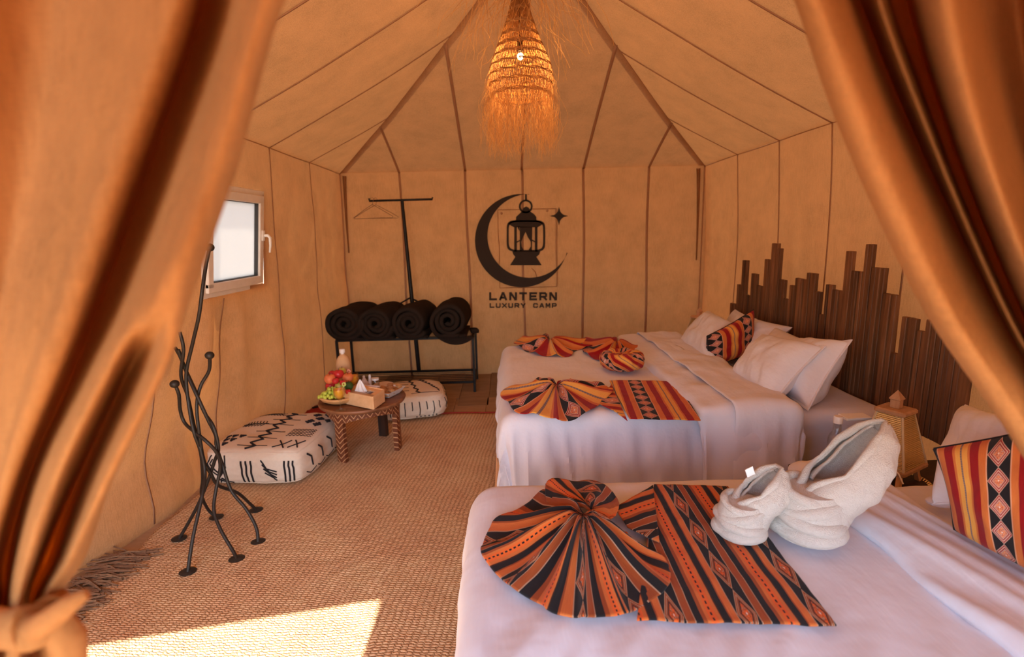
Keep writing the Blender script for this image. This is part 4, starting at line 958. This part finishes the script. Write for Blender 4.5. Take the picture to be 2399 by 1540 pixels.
# ------------------------------------------------------------------ wrought iron stand
stand = thing('iron_stand', 'wrought iron stand of wavy black rods with ball tips', 'stand', (-1.40, 2.2, 0))
RODS = [([(440, 1340), (452, 1260), (474, 1160), (480, 1105), (468, 1045), (455, 1000), (440, 930), (424, 880), (430, 820), (421, 778)], 0),
 ([(605, 1270), (600, 1236), (576, 1192), (542, 1150), (522, 1092), (507, 1045), (505, 1020), (488, 985), (465, 935), (440, 880), (422, 835), (410, 815)], 0),
 ([(555, 1310), (545, 1290), (516, 1240), (501, 1195), (506, 1148), (516, 1095), (508, 1062), (484, 1035), (455, 1012), (432, 990), (422, 960), (419, 925), (409, 900)], 1),
 ([(600, 1195), (585, 1180), (556, 1155), (512, 1138), (494, 1110), (478, 1080), (466, 1010), (461, 950), (470, 905), (490, 868), (491, 833)], 1),
 ([(420, 1262), (440, 1228), (464, 1183), (486, 1130), (503, 1080), (512, 1050), (500, 1000), (478, 965), (455, 910), (432, 860), (418, 820)], 0),
 ([(507, 1212), (488, 1195), (472, 1160), (475, 1120), (470, 1060), (455, 1015), (444, 960), (436, 880), (450, 810), (466, 740), (474, 680), (482, 625), (491, 580)], 1)]
for k, (L, ball) in enumerate(RODS):
    f0 = onz(*L[0], 0.012); pts = []
    for i, p in enumerate(L):
        y = lerp(f0.y, 2.21+.02*math.sin(k*2.1), sstep(0, .40, i/(len(L)-1)))+.03*math.sin(i*1.3+k)*sstep(.2, .6, i/(len(L)-1))
        pts.append(onz(*p, .018) if i == 0 else ony(*p, y))
    sm = [cr(pts, i/60) for i in range(61)]
    b_ = MB().tube(sm, .0075, 8); b_.build('rod', M['iron'], stand)
    MB().lathe((f0.x, f0.y, .010), [(0, 0), (.030, 0), (.032, .004), (.022, .009), (.010, .014), (0, .015)], 18, 1.1, .95).build('foot_disc', M['iron'], stand)
    if ball: MB().ball(pts[-1], .0195, 16, (1, 1, .9)).build('ball_tip', M['iron'], stand)

# ------------------------------------------------------------------ poufs with embroidered signs
def pouf(label, c, hx, hy, hz, rz, e, strokes, seed):
    r = thing('floor_pouf', label, 'pouf', (c[0], c[1], .012), 'embroidered floor poufs'); c = Vector(c); ca, sa = math.cos(rz), math.sin(rz)
    def S(q, off=0.0):
        q = Vector(q); m = (abs(q.x)**e+abs(q.y)**e+abs(q.z)**(e*.7))**(-1/e); p = q*m
        puff = 1+.04*nz(q.x*2, q.y*2, seed)
        x, y, z = p.x*hx*puff, p.y*hy*puff, p.z*hz*(1.0 if p.z < 0 else 1+.06*nz(q.x*2.5, q.y*2.5, seed+4)-.05*(abs(q.x)*abs(q.y))**3)
        x += .006*nz(q.y*4, q.z*3, seed)*abs(q.x); y += .008*nz(q.x*4, q.z*3, seed)*abs(q.y)
        n = Vector((x/hx**2, y/hy**2, z/hz**2)).normalized()
        if abs(q.z) >= .999: n = (n*.3+Vector((0, 0, math.copysign(1, q.z)))).normalized()
        elif abs(q.y) >= .999: n = (n*.3+Vector((0, math.copysign(1, q.y), 0))).normalized()
        else: n = (n*.3+Vector((math.copysign(1, q.x), 0, 0))).normalized()
        x += n.x*off; y += n.y*off; z += n.z*off
        return c+Vector((x*ca-y*sa, x*sa+y*ca, z))
    b = MB()
    for f in (lambda u, v: (u, v, 1), lambda u, v: (v, u, -1), lambda u, v: (u, -1, v), lambda u, v: (-u, 1, v), lambda u, v: (1, u, v), lambda u, v: (-1, -u, v)):
        b.grid(lambda a, b2, f=f: S(f(2*a-1, 2*b2-1)), 30, 30)
    b.hasuv = False; b.build('cover', M['pouf'], r, weld=True)
    for zz, nm in ((.86, 'top_piping'), (-.86, 'bottom_piping')):
        rim = [(t, -1) for t in np.linspace(-1, 1, 14)[:-1]]+[(1, t) for t in np.linspace(-1, 1, 14)[:-1]]+[(-t, 1) for t in np.linspace(-1, 1, 14)[:-1]]+[(-1, -t) for t in np.linspace(-1, 1, 14)]
        MB().tube([S((x, y, zz), .001) for x, y in rim], .0035, 5, False).build(nm, M['pouf'], r)
    b = MB()
    for face, w, L in strokes:
        F_ = {'T': lambda u, v: (u, v, 1), 'F': lambda u, v: (u, -1, v), 'R': lambda u, v: (1, u, v)}[face]
        pts = []
        for (x0, y0), (x1, y1) in zip(L, L[1:]):
            n = max(2, int(math.hypot(x1-x0, y1-y0)/.08)); pts += [(lerp(x0, x1, i/n), lerp(y0, y1, i/n)) for i in range(n)]
        pts.append(L[-1]); b.tube([S(F_(*p), .0008) for p in pts], w, 5)
    b.build('embroidery', M['yarn'], r, kind='stuff', label='black geometric signs stitched on the cover'); return r
ST = []
zzs = []
for i in range(15): zzs.append((.02+.09*(1 if i % 2 else -1)-.10+.0*i, lerp(.92, -.92, i/14)))
ST.append(('T', .007, zzs))
for v in (.78, .48, .2, -.12, -.42, -.75): ST.append(('T', .0028, [(-.38, v), (.24, v-.04)]))
for j, (u, v) in enumerate(((.52, .72), (.80, .78), (.66, .50), (.50, .34), (.90, .48), (.74, .22))):
    for k in range(5): ST.append(('T', .007, [(u-.10*(1-abs(k-2)/2.5), v+(k-2)*.035), (u+.10*(1-abs(k-2)/2.5), v+(k-2)*.035)]))
for k in range(5): ST.append(('T', .0026, [(.36+i*.04, -.08-.07*k+(.03 if i % 2 else 0)) for i in range(15)]))
for x0 in (.36, .68): ST += [('T', .0045, [(x0, -.86), (x0+.24, -.56)]), ('T', .0045, [(x0, -.56), (x0+.24, -.86)])]
for k in range(7): ST.append(('T', .0032, [(-.85+k*.07, .34), (-.80+k*.07, .22), (-.85+k*.07, .10)]))
ST.append(('T', .0035, [(-.92, .22), (-.32, .22)]))
for k in range(7): ST += [('T', .0022, [(-.85+k*.07, .72), (-.70+k*.07, .92)]), ('T', .0022, [(-.70+k*.07, .72), (-.85+k*.07, .92)])]
for j, (u, v) in enumerate(((-.85, -.38), (-.68, -.38), (-.51, -.38), (-.76, -.54), (-.60, -.54), (-.68, -.70))):
    for k in range(3): ST.append(('T', .006, [(u-.02*(3-k), v-.04*k+.03), (u+.02*(3-k), v-.04*k+.03)]))
for x0 in (-.80,): ST += [('F', .0045, [(x0, .75), (x0-.13, .25), (x0, -.15), (x0+.20, -.4), (x0+.34, .1), (x0+.30, .75)]), ('F', .0045, [(x0+.05, .55), (x0-.03, .25), (x0+.22, -.30), (x0+.3, .3)]), ('F', .0045, [(x0, -.9), (x0+.14, -.5), (x0+.3, -.9)]), ('F', .0045, [(x0+.1, -.9), (x0+.22, -.5), (x0+.4, -.9)])]
for x0 in (-.16, .66):
    for k in range(3): ST.append(('F', .0055, [(x0+k*.09, .45), (x0+k*.09, -.75)]))
for k in range(4): ST.append(('F', .0045, [(.22+k*.02, .5-k*.22), (.32+k*.04, .05-k*.16), (.50, -.12-k*.16)]))
for k in range(4): ST.append(('R', .006, [(-.75+k*.38, .5), (-.62+k*.38, .2), (-.60+k*.38, -.3)]))
for k in range(4): ST.append(('R', .0035, [(-.8+k*.36, -.5), (-.65+k*.36, -.75), (-.5+k*.36, -.5)]))
pouf('large square cream pouf with black embroidered signs, beside the iron stand', (-1.44, 3.03, .125), .305, .335, .112, math.radians(-4), 6, ST, 3)
S2 = [('T', .006, [(-.1+.1*(i % 2)+i*.03, lerp(.9, -.7, i/9)) for i in range(10)])]
for v in (.6, .3, 0, -.35): S2.append(('T', .003, [(-.55, v), (-.05, v-.05)]))
for k in range(8): S2.append(('T', .008, [(.30+k*.07, .7-k*.16), (.36+k*.07, .66-k*.16)]))
S2.append(('T', .003, [(.25, .72), (.9, -.6)])); S2.append(('T', .003, [(.0, -.7), (.85, -.66)]))
for k in range(9): S2.append(('F', .0038, [(-.8+k*.2, .55), (-.79+k*.2, .0), (-.80+k*.2, -.55 if k % 2 else -.1)]))
S2 += [('R', .0038, [(-.8+k*.3, .6), (-.8+k*.3, -.3)]) for k in range(6)]
for k in range(6): S2.append(('F', .006, [(.10+k*.12, -.72), (.14+k*.12, -.72)]))
pouf('smaller cream pouf with black stitched lines, behind the round carved table', (-.775, 3.92, .115), .28, .27, .10, math.radians(12), 4, S2, 9)

# ------------------------------------------------------------------ carved table
TX, TY, TZ = -.953, 3.215, .36
tbl = thing('round_table', 'small round dark wooden table with carved legs and apron', 'table', (TX, TY, 0))
MB().lathe((TX, TY, 0), [(0, TZ-.022), (.255, TZ-.026), (.272, TZ-.018), (.278, TZ-.006), (.274, TZ+.003), (.262, TZ+.003), (.256, TZ), (0, TZ)], 56).build('tabletop', M['tabletop'], tbl)
LA = [math.atan2(p.y-TY, p.x-TX) for p in (onz(809, 1083, 0), onz(934, 1056, 0), onz(903, 1021, 0), onz(790, 1046, 0))]
def arcslab(a0, a1, ztop_, zbot, r0, r1, n, uvk):
    b = MB(); vs = []; uv = []; fs = []
    for i in range(n+1):
        a = lerp(a0, a1, i/n); zb = zbot(i/n)
        for r in (r1, r0):
            for z in (ztop_, zb): vs.append((TX+r*math.cos(a), TY+r*math.sin(a), z)); uv.append((lerp(0, uvk, i/n), z))
    for i in range(n):
        p, q = i*4, i*4+4; fs += [(p, p+1, q+1, q), (p+2, q+2, q+3, p+3), (p, q, q+2, p+2), (p+1, p+3, q+3, q+1)]
    fs += [(0, 2, 3, 1), (4*n, 4*n+1, 4*n+3, 4*n+2)]
    b.add(vs, fs, uv); return b
for i, a in enumerate(LA):
    arcslab(a-.135, a+.135, TZ-.024, lambda t: .008, .205, .238, 6, .67).build('leg', M['carved'] if i < 2 else M['dark_wood'], tbl, smooth=False, label='leg with carved zigzag lines' if i < 2 else None)
    nx_ = LA[(i+1) % 4]; nx_ = nx_+2*PI if nx_ < a else nx_
    if nx_-a < 3: arcslab(a+.135, nx_-.135, TZ-.024, lambda t: TZ-.058-.035*abs(2*t-1)**2, .215, .235, 18, 5.0).build('apron', M['carved'], tbl, smooth=False)

# fruit on a flat loaf
BX, BY = -1.078, 3.175
MB().lathe((BX, BY, TZ+.003), [(0, 0), (.095, 0), (.125, .015), (.140, .034), (.136, .044), (.118, .036), (.09, .024), (0, .022)], 44, 1, .95, lambda a, z: 1+.025*math.sin(3*a)+.015*math.sin(7*a)).build('fruit_bowl', M['bread'], label='shallow pale crusty bowl holding the fruit on the round table', cat='bowl')
gb = thing('grape_bunch', 'bunch of green grapes in the front of the fruit bowl', 'grapes', (BX-.03, BY-.06, TZ+.03))
gm = None; rnd = random.Random(3); placed = []
while len(placed) < 58:
    u, v = rnd.uniform(-1, 1), rnd.uniform(-1, 1)
    if u*u+v*v > 1: continue
    p = Vector((BX-.035+.085*u, BY-.055+.055*v, TZ+.046+.055*(1-u*u-v*v*.7)*rnd.uniform(.3, 1)))
    if all((p-q).length > .0165 for q in placed): placed.append(p)
    elif rnd.random() < .02: placed.append(p)
proto = None
for p in placed:
    if proto is None: proto = MB().ball((0, 0, 0), .0118, 12, (1, 1, 1.12)).build('grape', M['grape'], gb, local=True); o = proto
    else: o = proto.copy(); C.objects.link(o)
    o.location = p-wl(gb); o.parent = gb
MB().tube([(BX-.05, BY+.01, TZ+.07), (BX-.03, BY-.02, TZ+.09), (BX, BY-.05, TZ+.085)], .0025, 6).build('stem', M['stem'], gb)
def fruit(name, px, py, y, r, mat, lab, cat, sq=.92, stem=True):
    p = ony(px, py, y); o = thing(name, lab, cat, (p.x, p.y, p.z-r*sq))
    MB().lathe(p, [(r*math.sin(PI*i/12)*(1-.06*math.cos(PI*i/12)), -r*sq*math.cos(PI*i/12)-(.25*r*math.exp(-((i-12)/1.3)**2))) for i in range(13)], 20).build('flesh', mat, o)
    if stem: MB().tube([p+Vector((0, 0, r*sq*.72)), p+Vector((.003, 0, r*sq*1.25))], .0015, 5).build('stem', M['stem'], o)
FR = [('peach', 773, 888, 3.17, .036, 'peach', 'orange-red peach at the left of the fruit bowl'), ('apple', 793, 877, 3.21, .034, 'apple', 'dark red apple at the top of the fruit pile'),
 ('plum', 786, 893, 3.13, .022, 'apple', 'small red plum just above the grapes'), ('nectarine', 815, 885, 3.21, .034, 'peach', 'red and yellow nectarine right of the dark apple'),
 ('plum', 778, 876, 3.25, .024, 'apple', 'small dark red plum behind the orange-red peach'), ('pear', 801, 871, 3.27, .026, 'pear', 'yellow-green pear behind the dark apple'),
 ('plum', 803, 897, 3.12, .020, 'apple', 'small red plum in the middle of the fruit pile'), ('avocado', 817, 905, 3.13, .028, 'lime', 'dark green avocado behind the near juice glass'),
 ('apple', 815, 918, 3.09, .018, 'apple', 'little red fruit low between the glass and the tissue box'), ('pear', 796, 906, 3.17, .030, 'pear', 'yellow pear low in the fruit pile, behind the grapes'),
 ('apple', 775, 905, 3.20, .034, 'apple', 'red apple low at the back left of the bowl, behind the grapes')]
for n_, px, py, y_, r_, m_, l_ in FR: fruit(n_, px, py, y_, r_, M[m_], l_, 'fruit', 1.1 if n_ in ('pear', 'avocado') else .92)
def juice(px, py, y, k, lab, smat, slab, sdir):
    c = ony(px, py, y); c.z = TZ+.002; r = thing('juice_glass', lab, 'glass', c, 'stemmed juice glasses on the round table')
    P1 = [(0, 0), (.030, 0), (.031, .003), (.006, .009), (.004, .03), (.004, .062), (.016, .072), (.030, .090), (.037, .115), (.035, .148), (.0335, .148), (.035, .115), (.028, .092), (.014, .076), (0, .073)]
    MB().lathe(c, [(a*k, b*k) for a, b in P1], 28).build('goblet', M['glass'], r)
    MB().lathe(c, [(0, .0745*k), (.0135*k, .078*k), (.0275*k, .0935*k), (.0340*k, .115*k), (.0328*k, .137*k), (0, .137*k)], 28).build('juice', M['orange_juice'], r)
    s0 = c+Vector((0, 0, .085*k)); s1 = c+Vector((sdir*.045, -.01, .185*k)); lo = []
    lc = s0.lerp(s1, .80)
    for i in range(25):
        a = -PI*.5+2*PI*i/24; lo.append(lc+Vector((.010*math.cos(a), -.003, .010*math.sin(a)+.004)))
    MB().tube([s0, lc]+[lc], .0025, 6).build('straw', smat, r); MB().tube(lo, .0032, 6, False).build('straw_loop', smat, r, label=slab); MB().tube([lc, s1], .002, 6).build('straw_tip', smat, r)
juice(797, 944, 2.97, 1.0, 'near glass of orange juice with a looped green straw', M['straw_green'], 'green ring of the straw', 1)
juice(829, 905, 3.27, 1.0, 'glass of orange juice behind the fruit, with a looped pink straw', M['straw_pink'], 'pink ring of the straw', -.6)
bo2 = ony(805, 860, 3.40); wbt = thing('wrapped_bottle', 'straw-wrapped bottle with a white cap behind the fruit', 'bottle', (bo2.x, 3.40, TZ))
MB().lathe((bo2.x, 3.40, TZ), [(0, .001)]+[((.048+.0016*(i % 2))*(1 if i < 28 else math.sqrt(max(0, 1-((i-28)/13)**2))*.72+.28), .004+i*.006) for i in range(41)]+[(.016, .252), (.014, .258), (0, .258)], 28).build('straw_wrap', M['woven_bottle'], wbt)
MB().lathe((bo2.x, 3.40, TZ), [(.012, .257), (.012, .268), (.019, .268), (.019, .290), (.016, .293), (0, .293)], 20).build('cap', M['porcelain'], wbt)
# tissue box
pf, pl_, pr_ = onz(875, 960, TZ+.004), onz(809, 946, TZ+.004), onz(901, 941, TZ+.004)
ax_, ay_ = (pl_-pf), (pr_-pf); hz_ = .082; tb_ = thing('tissue_box', 'pale wooden tissue box at the front of the round table', 'tissue box', (pf+pl_/1*0+ax_*.5+ay_*.5))
ctr = pf+ax_*.5+ay_*.5
def wallp(o, a, h): MB().obox(o+Vector((0, 0, hz_/2)), a, Vector((-a.y, a.x, 0)).normalized()*.004, (0, 0, hz_/2), .0015).build('side_panel', M['pine'], tb_, smooth=False)
wallp(pf+ax_*.5, ax_*.5, 0); wallp(pf+ax_*.5+ay_, ax_*.5, 0); wallp(pf+ay_*.5, ay_*.5, 0); wallp(pf+ay_*.5+ax_, ay_*.5, 0)
for s in (-1, 1): MB().obox(ctr+ay_*s*.34+Vector((0, 0, hz_*.88)), ax_*.48, ay_*.14, (0, 0, .004)).build('lid', M['pine'], tb_, smooth=False)
for s in (-1, 1): MB().obox(ctr+ax_*s*.40+Vector((0, 0, hz_*.88)), ax_*.09, ay_*.2, (0, 0, .004)).build('lid', M['pine'], tb_, smooth=False)
MB().obox(ctr+Vector((0, 0, .006)), ax_*.48, ay_*.46, (0, 0, .004)).build('bottom_board', M['pine'], tb_, smooth=False)
tc_ = ctr+ax_*.12+Vector((0, 0, hz_*.8))
MB().grid(lambda a, b: tc_+Vector((math.cos(a*2*PI)*(.034*(1-b)**.8)*(1+.25*math.sin(a*2*PI*4+b*2)), math.sin(a*2*PI)*.020*(1-b)**.8*(1+.3*math.sin(a*2*PI*3)), .085*b)), 48, 16).build('tissue', M['tissue'], tb_)
# dishes
def dish(name, c, rz, w, d, h, mat, lab, cat, fill, fl=.74):
    r = thing(name, lab, cat, c); ca, sa = math.cos(rz), math.sin(rz); L = lambda x, y, z: Vector(c)+Vector((x*ca-y*sa, x*sa+y*ca, z))
    vs = []; rings = [(.62, 0), (1, h), (.94, h), (.58, .006)]
    for k, z in rings:
        for x, y in ((-1, -1), (1, -1), (1, 1), (-1, 1)): vs.append(L(x*w*k, y*d*k, z))
    fs = [(0, 3, 2, 1)]+[(q*4+i, q*4+(i+1) % 4, q*4+4+(i+1) % 4, q*4+4+i) for q in range(3) for i in range(4)]+[(12, 13, 14, 15)]
    MB().add(vs, fs).build('shell', mat, r, smooth=False)
    if fill: MB().grid(lambda a, b: L((2*a-1)*w*fl*.98, (2*b-1)*d*fl*.98, h*.62+.004*nz(a*14, b*14)+.004), 20, 20).build('filling', fill, r, kind='stuff')
    return r, L
dc = ony(858, 903, 3.19); dish('serving_dish', (dc.x, 3.17, TZ+.003), math.radians(-22), .062, .075, .075, M['porcelain'], 'deep white square dish of brown cereal behind the tissue box', 'dish', M['crumb'], .93)
dc2 = onz(909, 930, TZ); r_, L_ = dish('serving_dish', (dc2.x, dc2.y+.035, TZ+.003), math.radians(-24), .068, .095, .040, M['porcelain'], 'white rectangular dish heaped with small brown biscuits', 'dish', None)
bis = None
for j in range(4):
    for i in range(3):
        for l in range(2 if (i+j) % 2 else 1):
            p = L_((i-1)*.038+.004*math.sin(j*3), (j-1.5)*.042+.004*math.cos(i*5), .020+l*.016+.005*math.sin(i*2+j))
            if bis is None:
                bis = MB(); bis.obox((0, 0, 0), (.018, 0, 0), (0, .016, 0), (0, 0, .008), .005)
                for q in range(5): bis.tube([(-.014+q*.007, -.014, .008), (-.013+q*.007, 0, .011), (-.014+q*.007, .014, .008)], .0028, 5)
                bis = bis.build('biscuit', M['biscuit'], label='small ridged brown biscuit in the white rectangular dish', cat='biscuit', group='biscuits in the dish'); o = bis
            else: o = bis.copy(); C.objects.link(o)
            o.location = p; o['label'] = 'ridged brown biscuit in the white dish, %s row, %s%s' % (('nearest', 'second', 'third', 'farthest')[j], ('left', 'middle', 'right')[i], ', lying on top' if l else (', underneath' if (i+j) % 2 else ''))
            o.rotation_euler = (.15*math.sin(i+j*2), .15*math.cos(j+i), math.radians(-24)+.3*math.sin(i*7+j*3))
tg_ = ony(853, 880, 3.40); tj = thing('lidded_pot', 'little pale clay pot with a conical lid at the back of the table', 'pot', (tg_.x, 3.39, TZ))
MB().lathe((tg_.x, 3.39, TZ), [(0, .002), (.024, .002), (.034, .02), (.036, .03), (.030, .034)], 24).build('base', M['clay'], tj)
MB().lathe((tg_.x, 3.39, TZ), [(.036, .034), (.034, .042), (.020, .065), (.010, .085), (.007, .090), (.009, .097), (.006, .104), (0, .105)], 24).build('lid', M['clay'], tj)
for px, yy_, lab in ((866, 3.41, 'tiny white shaker beside the little clay pot'), ):
    q = ony(px, 880, yy_); MB().lathe((q.x, yy_, TZ+.002), [(0, 0), (.012, 0), (.014, .03), (.009, .07), (.008, .095), (.004, .103), (0, .104)], 18).build('shaker', M['porcelain'], label=lab, cat='shaker')
q = ony(879, 890, 3.34); jr = thing('glass_jar', 'short clear glass jar with a dark lid behind the cereal dish', 'jar', (q.x, 3.34, TZ))
MB().lathe((q.x, 3.34, TZ), [(0, .002), (.026, .002), (.028, .01), (.028, .075), (.024, .085), (.022, .085), (.026, .074), (.026, .012), (0, .008)], 24).build('body', M['glass'], jr)
MB().lathe((q.x, 3.34, TZ), [(0, .0855), (.025, .0855), (.025, .098), (0, .099)], 24).build('lid', M['porcelain'], jr)
# lid-like small disc: saucer at the back right of the table
q = onz(900, 902, TZ+.003); MB().lathe((q.x, q.y-.02, TZ+.003), [(0, 0), (.045, 0), (.068, .008), (.070, .011), (.045, .004), (0, .003)], 32).build('saucer', M['clay'], label='pale saucer behind the biscuits on the round table', cat='saucer')
